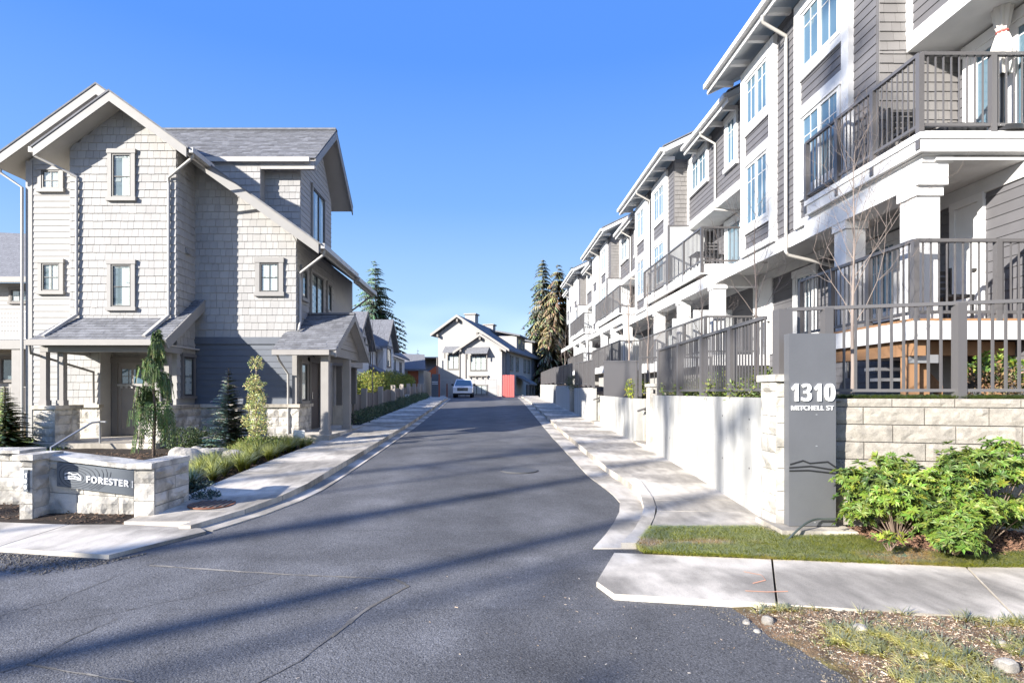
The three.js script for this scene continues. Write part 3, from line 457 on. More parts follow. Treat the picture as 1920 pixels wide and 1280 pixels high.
// ---------------------------------------------------------------- windows and doors
// a window on a wall frame: trim, sash, panes, blinds and glazing bars, all standing proud of the wall
function windowOn(parent, fr, u0, u1, v0, v1, o = {}) {
  const { trim = .09, sill = true, trimMat = M.beigeTrim, sash = M.darkFrame, glass = M.glassClear, blind = [.45, 1], lights = 1, gridU = 0, gridV = [], head = .02, n = .03, blindMat = M.blind, sashW = .045, barMat } = o;
  const t = new MB();
  t.fbox(fr, u0 - trim, u0, v0 - .0, v1, 0, n + .045); t.fbox(fr, u1, u1 + trim, v0, v1, 0, n + .045);
  t.fbox(fr, u0 - trim - head, u1 + trim + head, v1, v1 + trim * 1.15, 0, n + .06); if (sill) t.fbox(fr, u0 - trim - .03, u1 + trim + .03, v0 - trim * .95, v0, 0, n + .075); else t.fbox(fr, u0 - trim, u1 + trim, v0 - trim, v0, 0, n + .045);
  const w = t.build('window', trimMat, parent);
  const s = new MB(), k = sashW; s.fbox(fr, u0, u0 + k, v0, v1, 0, n + .03); s.fbox(fr, u1 - k, u1, v0, v1, 0, n + .03); s.fbox(fr, u0 + k, u1 - k, v0, v0 + k, 0, n + .03); s.fbox(fr, u0 + k, u1 - k, v1 - k, v1, 0, n + .03);
  for (let i = 1; i < lights; i++) { const u = lerp(u0, u1, i / lights); s.fbox(fr, u - k * .8, u + k * .8, v0 + k, v1 - k, 0, n + .028); }
  s.build('frame', sash, w);
  if (glass === M.glassClear) { const b = new MB(); b.fbox(fr, u0 + .01, u1 - .01, v0 + .01, v1 - .01, 0, n - .012); b.build('room', M.room, w); if (blind) { const c = new MB(); for (let i = 0; i < lights; i++) { const a = lerp(u0, u1, i / lights), e = lerp(u0, u1, (i + 1) / lights); const p = lerp(a, e, blind[0]), q = lerp(a, e, blind[1]) - .01, m = Math.max(2, Math.round((q - p) / .05)); for (let z = 0; z < m; z++) c.fbox(fr, lerp(p, q, z / m), lerp(p, q, (z + .92) / m), v0 + .03, v1 - .03, n - .012, n - .009 + (z % 2) * .003, z % 2 ? 1 : .84); } c.build('blind', blindMat, w); } }
  for (let i = 0; i < lights; i++) { const a = lerp(u0, u1, i / lights) + k * .6, e = lerp(u0, u1, (i + 1) / lights) - k * .6, g = new MB(); g.fbox(fr, a, e, v0 + k * .6, v1 - k * .6, n, n + .006); g.build('pane', glass, w); }
  if (gridU || gridV.length) { const g = new MB(); for (let i = 0; i < lights; i++) { const a = lerp(u0, u1, i / lights) + k, e = lerp(u0, u1, (i + 1) / lights) - k; for (let j = 1; j <= gridU; j++) { const u = lerp(a, e, j / (gridU + 1)); g.fbox(fr, u - .009, u + .009, v0 + k, v1 - k, n + .006, n + .014); } for (const f of gridV) { const v = lerp(v0, v1, f); g.fbox(fr, a, e, v - .009, v + .009, n + .006, n + .0135); } } g.build('glazing_bar', barMat ?? sash, w); }
  return w;
}
function downspout(parent, pts, r = .036, m = M.gutter) { const q = new MB(); q.tube(pts, r, 6); q.build('downspout', m, parent); }

// ---------------------------------------------------------------- the beige gabled townhouse on the left
{
  const r = rngOf(61), dW = 15.84, dB = 14.9, XLw = -12.9, XRw = -5.42, bx0 = -11.02, bx1 = -8.24, Y = (v) => EYE + v, base = prof(15) - .1;
  const t = thing('townhouse', 'beige shingled townhouse with steep gables and a slate blue lower wall, left of the lane', 'house', [-9, prof(15), 18]);
  const ax = -10.64, ay = 8.34, sl = .715, top = (x) => Y(ay - sl * Math.abs(x - ax));
  // sheathing
  { const b = new MB(); b.prism([[XLw, base], [XRw, base], [XRw, top(XRw) - .3], [ax, Y(ay) - .3], [XLw, top(XLw) - .3]], 'd', 16.2, 22.3); b.prism([[XLw, base], [bx0, base], [bx0, top(bx0) - .3], [ax, Y(ay) - .3], [XLw, top(XLw) - .3]], 'd', dW, 16.2); b.prism([[bx1, base], [XRw, base], [XRw, top(XRw) - .3], [bx1, top(bx1) - .3]], 'd', dW, 16.2); b.prism([[bx0, Y(1.25)], [bx1, Y(1.25)], [bx1, Y(6.3)], [(bx0 + bx1) / 2, Y(7.28)], [bx0, Y(6.3)]], 'd', dB, 16.2); b.box(-11.82, -10.77, base, Y(1.25), 15.7, 16.2); b.box(-8.55, bx1, base, Y(1.25), dB, 16.2); b.build('wall', M.beige, t); }
  // main roof: two slabs, rakes and soffits
  const slab = (x0, y0, x1, y1, d0, d1, th, name, m, off = 0) => { const b = new MB(); b.hex([[x0, y0 - th + off, d0], [x1, y1 - th + off, d0], [x1, y1 - th + off, d1], [x0, y0 - th + off, d1], [x0, y0 + off, d0], [x1, y1 + off, d0], [x1, y1 + off, d1], [x0, y0 + off, d1]]); return b.build(name, m, t); };
  const eR = -4.64, eL = -13.45;
  slab(ax, Y(ay) - .05, eR, top(eR) - .05, 15.36, 22.4, .17, 'roof', M.soffit); slab(ax, Y(ay) - .05, eL, top(eL) - .05, 15.36, 22.4, .17, 'roof', M.soffit);
  slab(ax, Y(ay) + .0, eR - (-.06), top(eR + .06), 15.30, 22.42, .05, 'roofing', M.roof, .004); slab(ax, Y(ay), eL - .06, top(eL - .06), 15.30, 22.42, .05, 'roofing', M.roof, .004);
  slab(ax, Y(ay) - .02, eR, top(eR) - .02, 15.32, 15.355, .30, 'fascia', M.beigeTrim); slab(ax, Y(ay) - .02, eL, top(eL) - .02, 15.32, 15.355, .30, 'fascia', M.beigeTrim);
  { const b = new MB(); b.box(eR, eR + .03, top(eR) - .26, top(eR) - .06, 15.36, 19.3); b.box(eR - .02, eR + .04, top(eR) - .34, top(eR) - .16, 19.32, 22.3); b.build('fascia', M.beigeTrim, t); const g = new MB(); g.box(eR + .035, eR + .15, top(eR) - .17, top(eR) - .03, 15.36, 19.35); g.box(eR + .05, eR + .17, top(eR) - .27, top(eR) - .13, 19.4, 22.35); g.build('gutter', M.gutter, t); }
  // bay gable roof
  const bc = (bx0 + bx1) / 2, by = Y(7.63), bs = .725, bt = (x) => by - bs * Math.abs(x - bc), bl = bc - 1.92, br = bc + 1.95;
  for (const e of [bl, br]) { slab(bc, by - .05, e, bt(e) - .05, 14.38, 16.4, .16, 'roof', M.soffit); slab(bc, by, e + Math.sign(e - bc) * .05, bt(e) - .036, 14.32, 16.4, .05, 'roofing', M.roof, .006); slab(bc, by - .02, e, bt(e) - .02, 14.34, 14.375, .27, 'fascia', M.beigeTrim); }
  { const g = new MB(); for (const e of [bl, br]) { const s = Math.sign(e - bc); g.box(Math.min(e + s * .035, e + s * .15), Math.max(e + s * .035, e + s * .15), bt(e) - .16, bt(e) - .03, 14.38, 15.5); } g.build('gutter', M.gutter, t); }
  // claddings
  const sh = []; const holes = [];
  const W = { bayTop: [X(211, dB), X(248, dB), H(371, dB), H(289, dB)], bayLow: [X(210, dB), X(248, dB), H(576, dB), H(496, dB)], lTop: [X(80, dW), X(114, dW), H(355, dW), H(320, dW)], lLow: [X(80, dW), X(114, dW), H(546, dW), H(494, dW)], right: [X(488, dW), X(524, dW), H(548, dW), H(493, dW)] };
  shingles(frontal(dB), [[bx0, Y(1.4)], [bx1, Y(1.4)], [bx1, Y(6.34)], [bc, bt(bc) - .2], [bx0, Y(6.34)]], .205, [W.bayTop, W.bayLow], sh, r);
  shingles(facesRight(bx1), [[dB, base + 1.3], [dW, base + 1.3], [dW, Y(6.3)], [dB, Y(6.3)]], .205, [[15.16, 15.67, Y(-.1), Y(.95)]], sh, r);
  shingles(frontal(dW), [[bx1, Y(1.53)], [XRw, Y(1.53)], [XRw, top(XRw) - .3], [bx1, top(bx1) - .3]], .205, [W.right], sh, r);
  shingles(frontal(15.7), [[-11.82, Y(-.34)], [-10.77, Y(-.34)], [-10.77, Y(1.25)], [-11.82, Y(1.25)]], .205, [], sh, r);
  shingles(frontal(16.2), [[-10.77, Y(.98)], [-8.55, Y(.98)], [-8.55, Y(1.3)], [-10.77, Y(1.3)]], .205, [], sh, r);
  shingles(facesRight(XRw), [[dW, Y(1.3)], [19.6, Y(1.3)], [19.6, top(XRw) - .3], [dW, top(XRw) - .3]], .205, [], sh, r);
  emit(sh, 'shingle', 'shingle_cladding', M.beige, t);
  const bd = [], bs2 = [];
  boards(frontal(dW), [[XLw + .16, Y(-1.15)], [-11.84, Y(-1.15)], [-11.84, Y(1.23)], [XLw + .16, Y(1.23)]], .17, [], bd, r); boards(frontal(dW), [[XLw + .16, Y(1.23)], [bx0 + .25, Y(1.23)], [bx0 + .25, top(bx0) - .3], [XLw + .16, top(XLw) - .3]], .17, [W.lTop, W.lLow], bd, r); 
  boards(facesRight(-5.6), [[19.62, Y(-1)], [22.3, Y(-1)], [22.3, top(-5.6) - .3], [19.62, top(-5.6) - .3]], .17, [], bd, r);
  boards(facesRight(XRw), [[dW + .12, Y(-.32)], [19.6, Y(-.32)], [19.6, Y(1.3)], [dW + .12, Y(1.3)]], .17, [[16.85, 17.9, Y(-1.3), Y(1.1)]], bd, r);
  emit(bd, 'siding_board', 'siding', M.beige, t);
  boards(frontal(dW), [[bx1, Y(-.34)], [XRw - .1, Y(-.34)], [XRw - .1, Y(1.33)], [bx1, Y(1.33)]], .17, [], bs2, r, .04); emit(bs2, 'siding_board', 'siding', M.slate, t);
  { const b = new MB(); b.box(bx1, XRw, Y(1.335), Y(1.53), dW - .05, dW); b.build('band_board', M.slate, t); const c = new MB(); c.box(XRw - .1, XRw + .03, Y(-.34), Y(1.33), dW - .035, dW); c.build('corner_board', M.beigeTrim, t); const e = new MB(); e.box(XLw - .03, XLw + .15, base, top(XLw) - .3, dW - .035, dW + .1); e.build('corner_board', M.beige, t); const f = new MB(); f.box(XRw - .0, XRw + .04, Y(1.28), Y(1.5), dW, 19.6); f.build('band_board', M.beigeTrim, t); }
  // frieze boards under the rakes
  // windows
  windowOn(t, frontal(dB), ...W.bayTop, { trim: .10, gridV: [.48], blind: [.5, 1] }); windowOn(t, frontal(dB), ...W.bayLow, { trim: .10, gridV: [.48], blind: [.5, 1] });
  windowOn(t, frontal(dW), ...W.lTop, { trim: .10, gridV: [.45], gridU: 1, blind: [0, 1], blindMat: M.whiteSoffit }); windowOn(t, frontal(dW), ...W.lLow, { trim: .10, gridV: [.5], gridU: 1, blind: [.35, 1] });
  windowOn(t, frontal(dW), ...W.right, { trim: .12, gridV: [.5], gridU: 1, blind: [0, 1] });
  windowOn(t, facesRight(bx1), 15.16, 15.67, Y(-.1), Y(.95), { trim: .08, gridV: [.5], trimMat: M.taupe, blind: [.3, 1] });
  windowOn(t, facesRight(XRw), 16.2, 16.6, Y(2.7), Y(3.5), { blind: null, gridV: [.75] }); windowOn(t, facesRight(XRw), 17.05, 18.2, Y(2.2), Y(3.6), { blind: [0, .6], lights: 2 }); windowOn(t, facesRight(XRw), 18.75, 19.12, Y(2.7), Y(3.55), { blind: null, gridV: [.75] }); windowOn(t, facesRight(-5.6), 20.2, 21.1, Y(2.3), Y(3.35), { blind: [0, .7], lights: 2 });
  windowOn(t, facesRight(XRw), 16.14, 16.62, Y(-.25), Y(.82), { trim: .08, trimMat: M.taupeLight, blind: [.1, 1] });
  // dormer on the right slope, its gable turned to the lane
  { const dr = 19.85, ry = 9.12, xe = -5.41, xg = -5.96, b = new MB(); b.box(-8.9, -7.07, Y(4), Y(7.15), 17.45, 19); b.box(-8.9, xg, Y(3.2), Y(7.15), 17.8, 21.2); b.prism([[17.8, Y(7.1)], [21.2, Y(7.1)], [dr - .3, Y(8.75)]], 'x', -9, xg); b.build('dormer_wall', M.beige, t);
    const ds = []; shingles(frontal(17.45), [[-8.9, Y(4.5)], [-7.07, Y(4.5)], [-7.07, Y(7.1)], [-8.9, Y(7.1)]], .205, [], ds, r); shingles(frontal(17.8), [[-7.07, Y(4.2)], [xg, Y(4.2)], [xg, Y(7.1)], [-7.07, Y(7.1)]], .205, [], ds, r); emit(ds, 'dormer_shingle', 'dormer_cladding', M.beige, t);
    const db = []; boards(facesRight(xg), [[17.8, Y(4.2)], [21.2, Y(4.2)], [21.2, Y(7.05)], [dr - .1, Y(8.75)], [17.8, Y(7.05)]], .17, [[18.87, 20.25, Y(5.1), Y(6.85)]], db, r); emit(db, 'dormer_board', 'dormer_siding', M.beige, t);
    windowOn(t, facesRight(xg), 18.9, 20.2, Y(5.0), Y(6.8), { trim: .1, lights: 2, blind: [.5, 1] });
    const rs = (d0, y0, d1, y1, x0, x1, th, name, m, off = 0) => { const q = new MB(); q.hex([[x0, y0 - th + off, d0], [x1, y0 - th + off, d0], [x1, y1 - th + off, d1], [x0, y1 - th + off, d1], [x0, y0 + off, d0], [x1, y0 + off, d0], [x1, y1 + off, d1], [x0, y1 + off, d1]]); return q.build(name, m, t); };
    rs(17.5, Y(7.2), dr, Y(ry), -11.5, xe, .16, 'roof', M.soffit); rs(22.2, Y(7.2), dr, Y(ry), -11.5, xe, .16, 'roof', M.soffit); rs(22.24, Y(7.2), dr, Y(ry), -11.5, xe + .03, .04, 'roofing', M.roof, .045);
    const L = Math.hypot(dr - 17.44, ry - 7.15), ud = (dr - 17.44) / L, uy = (ry - 7.15) / L, rt = new MB(); roofTabs((u, v, n) => [u, Y(7.17) + v * uy + n * ud, 17.44 + v * ud - n * uy], [[-11.5, 0], [xe + .03, 0], [xe + .03, L], [-11.5, L]], rt, r); const m = rt.build('roof_shingles', M.roof, t); m.userData.kind = 'stuff';
    const rc = new MB(); rc.box(-11.5, xe + .03, Y(ry) - .02, Y(ry) + .05, dr - .12, dr + .12); rc.build('ridge_cap', M.roof, t);
    rs(17.46, Y(7.16), dr, Y(ry) - .04, xe, xe + .035, .26, 'fascia', M.beigeTrim); rs(22.2, Y(7.16), dr, Y(ry) - .04, xe, xe + .035, .26, 'fascia', M.beigeTrim);
    const g = new MB(); g.box(-9.9, xe - .12, Y(7.02), Y(7.16), 17.30, 17.42); g.build('gutter', M.gutter, t); const f = new MB(); f.box(-9.9, xe, Y(6.84), Y(7.03), 17.44, 17.50); f.box(-9.9, xe - .05, Y(6.95), Y(7.05), 17.5, 17.85); f.build('soffit', M.soffit, t); }
  // porch roof over the front door
  { const yg = 1.29, d0 = 13.92, yS = .667, x0 = -11.24, x1 = -7.98, L = Math.hypot(1, yS), P = (u, v, n) => [u, Y(yg) + v * yS / L + n / L, d0 + v / L - n * yS / L], run = (dB - d0) * L, runW = (dW - d0) * L;
    const b = new MB(); b.hex([[x0, -.12, 0], [x1, -.12, 0], [bx1 + .02, -.12, run], [bx0, -.12, run], [x0, 0, 0], [x1, 0, 0], [bx1 + .02, 0, run], [bx0, 0, run]].map(([u, n, v]) => P(u, v, n - .01))); b.hex([[bx1, -.12, 0], [x1, -.12, 0], [x1, -.12, runW], [bx1, -.12, runW], [bx1, 0, 0], [x1, 0, 0], [x1, 0, runW], [bx1, 0, runW]].map(([u, n, v]) => P(u, v, n - .012))); b.build('porch_roof', M.soffit, t);
    const rt = new MB(); roofTabs(P, [[x0 - .03, -.03], [x1, -.03], [x1, run], [bx0 - .02, run]], rt, r, .14, .3); roofTabs(P, [[bx1 + .0, run], [x1, run], [x1, runW], [bx1, runW]], rt, r, .14, .3); rt.build('roof_shingles', M.roof, t).userData.kind = 'stuff';
    const f = new MB(); f.hex([[x1, -.24, -.04], [x1 + .04, -.24, -.04], [x1 + .04, -.24, runW], [x1, -.24, runW], [x1, .01, -.04], [x1 + .04, .01, -.04], [x1 + .04, .01, runW], [x1, .01, runW]].map(([u, n, v]) => P(u, v, n))); f.build('fascia', M.beigeTrim, t);
    const g = new MB(); g.box(x0 - .04, x1 - .1, Y(yg) - .15, Y(yg) - .01, d0 - .13, d0 - .02); g.build('gutter', M.taupeLight, t);
    const bm = new MB(); bm.box(-11.2, -8.1, Y(1.0), Y(1.15), 14.12, 14.3); bm.box(-11.2, -11.05, Y(1.0), Y(1.15), 14.3, 15.8); bm.box(-8.25, -8.1, Y(1.0), Y(1.15), 14.3, 14.9); bm.build('beam', M.beigeTrim, t);
    const cl = new MB(); cl.box(-11.2, -8.1, Y(1.16), Y(1.2), 14.05, 16.2); cl.build('ceiling', M.soffit, t);
    for (const [x, d] of [[-11.13, 14.2], [-10.82, 14.36], [-8.3, 14.22], [-8.3, 14.6]]) { const q = new MB(); q.box(x - .075, x + .075, Y(-.33), Y(1.0), d - .07, d + .07); q.build('post', M.taupeLight, t); const c = new MB(); c.box(x - .095, x + .095, Y(-.33), Y(-.2), d - .09, d + .09); c.build('post_base', M.taupeLight, t); }
    // stone piers, base courses and caps
    const st = (fr, u0, u1, v0, v1, th = .09, hs, ws) => ashlar(fr, u0, u1, v0, v1, 0, th, t, r, hs ?? [.14, .26], ws ?? [.24, .6], .03);
    const core = new MB(); core.box(-11.22, -10.84, base, Y(-.42), 14.12, 14.9); core.box(-8.5, -8.12, base, Y(-.42), 14.14, 15.0); core.build('pier_core', M.mortar, t);
    st(frontal(14.12), -11.3, -10.76, base, Y(-.42)); st(facesRight(-10.84), 14.06, 14.9, base, Y(-.42)); st(frontal(15.7), -11.6, -10.74, base, Y(-.42)); st(frontal(14.14), -8.56, -8.05, base, Y(-.42)); st(facesRight(-8.12), 14.08, dW, base, Y(-.42)); st(frontal(dW), bx1 + .1, XRw + .1, base, Y(-.42), .1); st(facesRight(XRw), dW - .06, 16.9, base, Y(-.42), .1);
    const cap = new MB(); cap.box(-11.35, -10.7, Y(-.42), Y(-.33), 13.98, 14.95); cap.box(-11.62, -10.7, Y(-.42), Y(-.332), 15.52, 15.72); cap.box(-8.6, -8.0, Y(-.42), Y(-.331), 14.0, 15.68); cap.box(-8.0, XRw + .16, Y(-.42), Y(-.33), dW - .17, dW + .02); cap.box(XRw - .02, XRw + .15, Y(-.42), Y(-.332), dW + .02, 16.9); cap.build('stone_cap', M.concrete, t);
    const sl2 = new MB(); sl2.box(-11.35, -8.1, base - .2, Y(-1.24), 13.75, 16.2); sl2.box(-10.6, -8.9, base - .2, Y(-1.40), 13.35, 13.75); sl2.build('porch_slab', M.concrete, t);
    // front door
    const fr = frontal(16.2), dx0 = -10.58, dx1 = -9.78, dy0 = Y(-1.22), dy1 = Y(.83);
    const sur = new MB(); sur.fbox(fr, dx0 - .17, dx0, dy0, dy1, 0, .09); sur.fbox(fr, dx1, dx1 + .17, dy0, dy1, 0, .09); sur.fbox(fr, dx0 - .2, dx1 + .2, dy1, dy1 + .16, 0, .1); sur.build('door_frame', M.taupe, t);
    const dr = new MB(); dr.fbox(fr, dx0, dx1, dy0, dy1, 0, .03); for (const [a, e] of [[0, .1], [.46, .54], [.9, 1]]) dr.fbox(fr, lerp(dx0, dx1, a), lerp(dx0, dx1, e), dy0, dy1 - .1, .03, .045); dr.fbox(fr, dx0, dx1, dy0, dy0 + .16, .03, .0445); dr.fbox(fr, dx0, dx1, dy1 - .14, dy1, .03, .046); dr.fbox(fr, dx0, dx1, dy1 - .74, dy1 - .6, .03, .0455); const D = dr.build('door', M.door, t);
    const sh2 = new MB(); sh2.fbox(fr, dx0 - .0, dx1, dy1 - .66, dy1 - .6, .045, .1); for (let k = 0; k < 5; k++) sh2.fbox(fr, lerp(dx0, dx1, .1 + k * .18), lerp(dx0, dx1, .18 + k * .18), dy1 - .72, dy1 - .66, .045, .085); sh2.build('door_shelf', M.beige, D);
    for (let i = 0; i < 3; i++) for (let j = 0; j < 2; j++) { const gp = new MB(); gp.fbox(fr, lerp(dx0, dx1, .13 + i * .26), lerp(dx0, dx1, .35 + i * .26), dy1 - .58 + j * .21, dy1 - .39 + j * .21, .031, .04); gp.build('pane', M.glass, D); }
    const hn = new MB(); hn.fbox(fr, dx1 - .09, dx1 - .06, dy0 + .92, dy0 + 1.12, .045, .085); hn.build('handle', M.darkFrame, D); }
  // entrance roof at the side, gable to the lane
  { const dr = 16.9, ry = 2.3, xt = -4.06, s = .575, eN = 14.84, eF = 18.96, ey = (d) => Y(ry - s * Math.abs(d - dr)), L = Math.hypot(1, s);
    const slb = (e, x0, x1, th, name, m, off = 0) => { const q = new MB(); q.hex([[x0, Y(ry) - th + off, dr], [x1, Y(ry) - th + off, dr], [x1, ey(e) - th + off, e], [x0, ey(e) - th + off, e], [x0, Y(ry) + off, dr], [x1, Y(ry) + off, dr], [x1, ey(e) + off, e], [x0, ey(e) + off, e]]); return q.build(name, m, t); };
    slb(eN, -5.66, xt, .14, 'porch_roof', M.soffit); slb(eF, -5.42, xt, .14, 'porch_roof', M.soffit); slb(eF + .03, -5.42, xt + .03, .03, 'roofing', M.roof, .035);
    const rt = new MB(); roofTabs((u, v, n) => [u, ey(eN - .05) + .01 + v * s / L + n / L, eN - .05 + v / L - n * s / L], [[-5.7, 0], [xt + .03, 0], [xt + .03, (dr - eN + .05) * L], [-5.5, (dr - eN + .05) * L], [-5.5, 1.2], [-5.7, 1.1]], rt, r, .14, .3); rt.build('roof_shingles', M.roof, t).userData.kind = 'stuff';
    const rc = new MB(); rc.box(-5.42, xt + .03, Y(ry) - .01, Y(ry) + .045, dr - .1, dr + .1); rc.build('ridge_cap', M.roof, t);
    slb(eN - .03, xt, xt + .035, .2, 'fascia', M.beigeTrim, .012); slb(eF, xt, xt + .035, .2, 'fascia', M.beigeTrim, .012);
    const g = new MB(); g.box(-5.66, xt - .12, ey(eN) - .15, ey(eN) - .02, eN - .15, eN - .04); g.build('gutter', M.taupeLight, t);
    const gp = new MB(); gp.prism([[15.3, Y(1.25)], [18.5, Y(1.25)], [dr, Y(2.16)]], 'x', -4.36, -4.3); gp.build('gable_panel', M.taupeLight, t);
    const gb = []; boards(facesRight(-4.3), [[15.3, Y(1.25)], [18.5, Y(1.25)], [dr, Y(2.16)]], .14, [], gb, r); emit(gb, 'gable_board', 'gable_siding', M.taupeLight, t);
    const bm = new MB(); bm.box(-5.42, -4.28, Y(.98), Y(1.2), 14.98, 15.13); bm.box(-4.44, -4.3, Y(1.0), Y(1.245), 15.13, 18.5); bm.box(-5.42, -4.44, Y(1.0), Y(1.2), 17.25, 17.4); bm.build('beam', M.beigeTrim, t);
    for (const [x, d] of [[-4.37, 15.05], [-4.37, 17.3]]) { const q = new MB(); q.box(x - .1, x + .1, Y(-1.12), Y(.98), d - .1, d + .1); q.build('post', M.taupeLight, t); const k = new MB(); k.box(x - .13, x + .13, Y(-1.12), Y(-1.0), d - .13, d + .13); k.build('post_base', M.taupeLight, t); }
    const pad = new MB(); pad.box(-5.4, -4.22, prof(15) - .2, Y(-1.12), 14.85, 19.4); pad.build('porch_slab', M.concrete, t);
    const D = facesRight(XRw), dd = new MB(); dd.fbox(D, 16.95, 17.8, Y(-1.1), Y(.9), 0, .035); const dm = dd.build('door', M.doorDark, t); const df = new MB(); df.fbox(D, 16.82, 16.95, Y(-1.1), Y(1.02), 0, .08); df.fbox(D, 17.8, 17.93, Y(-1.1), Y(1.02), 0, .08); df.fbox(D, 16.82, 17.93, Y(.9), Y(1.05), 0, .085); df.build('door_frame', M.taupe, t); const hn = new MB(); hn.fbox(D, 17.04, 17.07, Y(-.2), Y(.0), .035, .08); hn.build('handle', M.chrome, dm);
    // the neighbour's porch beyond
    const p2 = new MB(); p2.box(-5.6, -5.05, prof(20), Y(-.45), 19.5, 20.3); p2.build('low_wall', M.concrete, t); for (const d of [19.6, 21.6]) { const q = new MB(); q.box(-5.3, -5.1, Y(-.45), Y(.9), d - .1, d + .1); q.build('post', M.taupe, t); } const b2 = new MB(); b2.box(-5.6, -4.95, Y(.9), Y(1.12), 19.4, 22); b2.build('beam', M.taupeLight, t); const d2 = new MB(); d2.fbox(facesRight(-5.6), 19.9, 21.4, Y(-1), Y(.85), 0, .03); d2.build('door', M.doorDark, t); }
  // downspouts and vents
  downspout(t, [[bl - .08, bt(bl) - .1, 14.5], [bl - .08, bt(bl) - .22, 14.5], [bx0 + .22, bt(bl) - .62, dB - .07], [bx0 + .22, bt(bl) - .8, dB - .07], [bx0 + .22, Y(1.98), dB - .07]]); { const q = new MB(); q.bar([bx0 + .2, Y(1.99), dB - .1], [bx0 - .0, Y(1.37), 14.0], .09, .07); q.bar([bx1 - .16, Y(1.99), dB - .1], [bx1 - .3, Y(1.37), 14.0], .09, .07); q.build('downspout', M.gutter, t); }
  downspout(t, [[br + .08, bt(br) - .1, 14.5], [br + .08, bt(br) - .24, 14.5], [bx1 - .16, bt(br) - .62, dB - .07], [bx1 - .16, bt(br) - .8, dB - .07], [bx1 - .16, Y(1.98), dB - .07]]);
  downspout(t, [[eR + .1, top(eR) - .14, 15.5], [eR + .1, top(eR) - .3, 15.5], [XRw + .08, top(eR) - .72, 15.92], [XRw + .08, top(eR) - .95, 15.95], [XRw + .08, Y(1.98), 15.95], [XRw + .12, Y(1.7), 15.7]]);
  downspout(t, [[-5.55, ey2(14.84), 14.78], [-5.55, 1.66 + .85, 14.9], [-5.6, 1.66 + .5, 15.72], [-5.6, 1.66 - 1.3, 15.72]], .034); function ey2() { return EYE + .98; }
  downspout(t, [[-11.24, EYE + 1.15, 13.86], [-11.24, EYE + .95, 13.9], [-10.9, EYE + .55, 15.6], [-10.9, EYE - .3, 15.6]], .034, M.taupeLight);
  downspout(t, [[-13.45, top(-13.4) - .2, 15.6], [-13.45, top(-13.4) - .35, 15.6], [-12.98, top(-13.4) - .7, 15.75], [-12.98, base, 15.75]], .036);
  downspout(t, [[eR + .1, top(eR) - .25, 22.1], [-5.5, top(eR) - .9, 22.3], [-5.5, EYE, 22.35]], .036, M.taupeLight);
  for (const y of [5.75, 3.75]) { const q = new MB(); q.hex([[bx1, Y(y), 15.3], [bx1 + .1, Y(y) - .02, 15.3], [bx1 + .1, Y(y) - .02, 15.5], [bx1, Y(y), 15.5], [bx1, Y(y) + .16, 15.3], [bx1 + .03, Y(y) + .15, 15.3], [bx1 + .03, Y(y) + .15, 15.5], [bx1, Y(y) + .16, 15.5]]); q.build('vent_cap', M.taupeLight, t); }
  { const h = thing('handrail', 'short grey steel handrail beside the front porch steps', 'handrail', [-9.5, EYE - 1.3, 13.4]); const q = new MB(); q.tube([[-9.55, EYE - 1.35, 13.9], [-9.55, EYE - .72, 13.9], [-9.3, EYE - .72, 13.75]], .025, 6); q.tube([[-9.55, EYE - .72, 13.9], [-9.62, EYE - .74, 13.7], [-9.9, EYE - 1.25, 12.8], [-9.9, EYE - 1.5, 12.8]], .025, 6); q.build('rail', M.steel, h); }
}
// ---------------------------------------------------------------- house at the far left edge
{
  const t = thing('townhouse', 'blue grey roofed house with a white balcony rail at the far left edge', 'house', [-21, prof(20), 24]), Y = (v) => EYE + v, r = rngOf(67);
  const b = new MB(); b.box(-30, -16, 0, Y(4.6), 24, 32); b.build('wall', M.beige, t); const q = []; boards(frontal(24), [[-24, Y(2.6)], [-17, Y(2.6)], [-17, Y(4.6)], [-24, Y(4.6)]], .18, [], q, r); emit(q, 'siding_board', 'siding', M.beige, t);
  const rf = new MB(); rf.hex([[-30, Y(4.55), 23.4], [-16, Y(4.55), 23.4], [-18.2, Y(7.4), 28], [-30, Y(7.9), 28], [-30, Y(4.75), 23.4], [-16, Y(4.75), 23.4], [-18.2, Y(7.6), 28], [-30, Y(8.1), 28]]); rf.build('roof', M.roof, t); const g = new MB(); g.box(-30, -16, Y(4.5), Y(4.72), 23.25, 23.4); g.build('gutter', M.taupeLight, t);
  windowOn(t, frontal(24), -20.2, -19.55, Y(3.8), Y(4.3), { trimMat: M.taupe, blind: [0, .5], gridV: [.5], gridU: 1 }); windowOn(t, frontal(24), -20.6, -19.5, Y(.5), Y(1.4), { trimMat: M.taupe, blind: null });
  const dk = new MB(); dk.box(-26, -17, Y(1.7), Y(2.05), 22.4, 24); dk.build('balcony_floor', M.beigeTrim, t); railing(t, [-25.5, 22.45], [-17.05, 22.45], Y(2.02), Y(2.02), 1.15, [0, .5, 1], { gap: .12, m: M.white }); for (const x of [-18.75, -22.5]) { const c = new MB(); c.box(x - .17, x + .17, 0, Y(1.7), 22.45, 22.8); c.build('column', M.beigeTrim, t); }
  railing(t, [-25.5, 22.5], [-17.1, 22.5], Y(-.9), Y(-.9), 1.1, [0, .5, 1], { gap: .12, single: false, m: M.taupeLight });
}
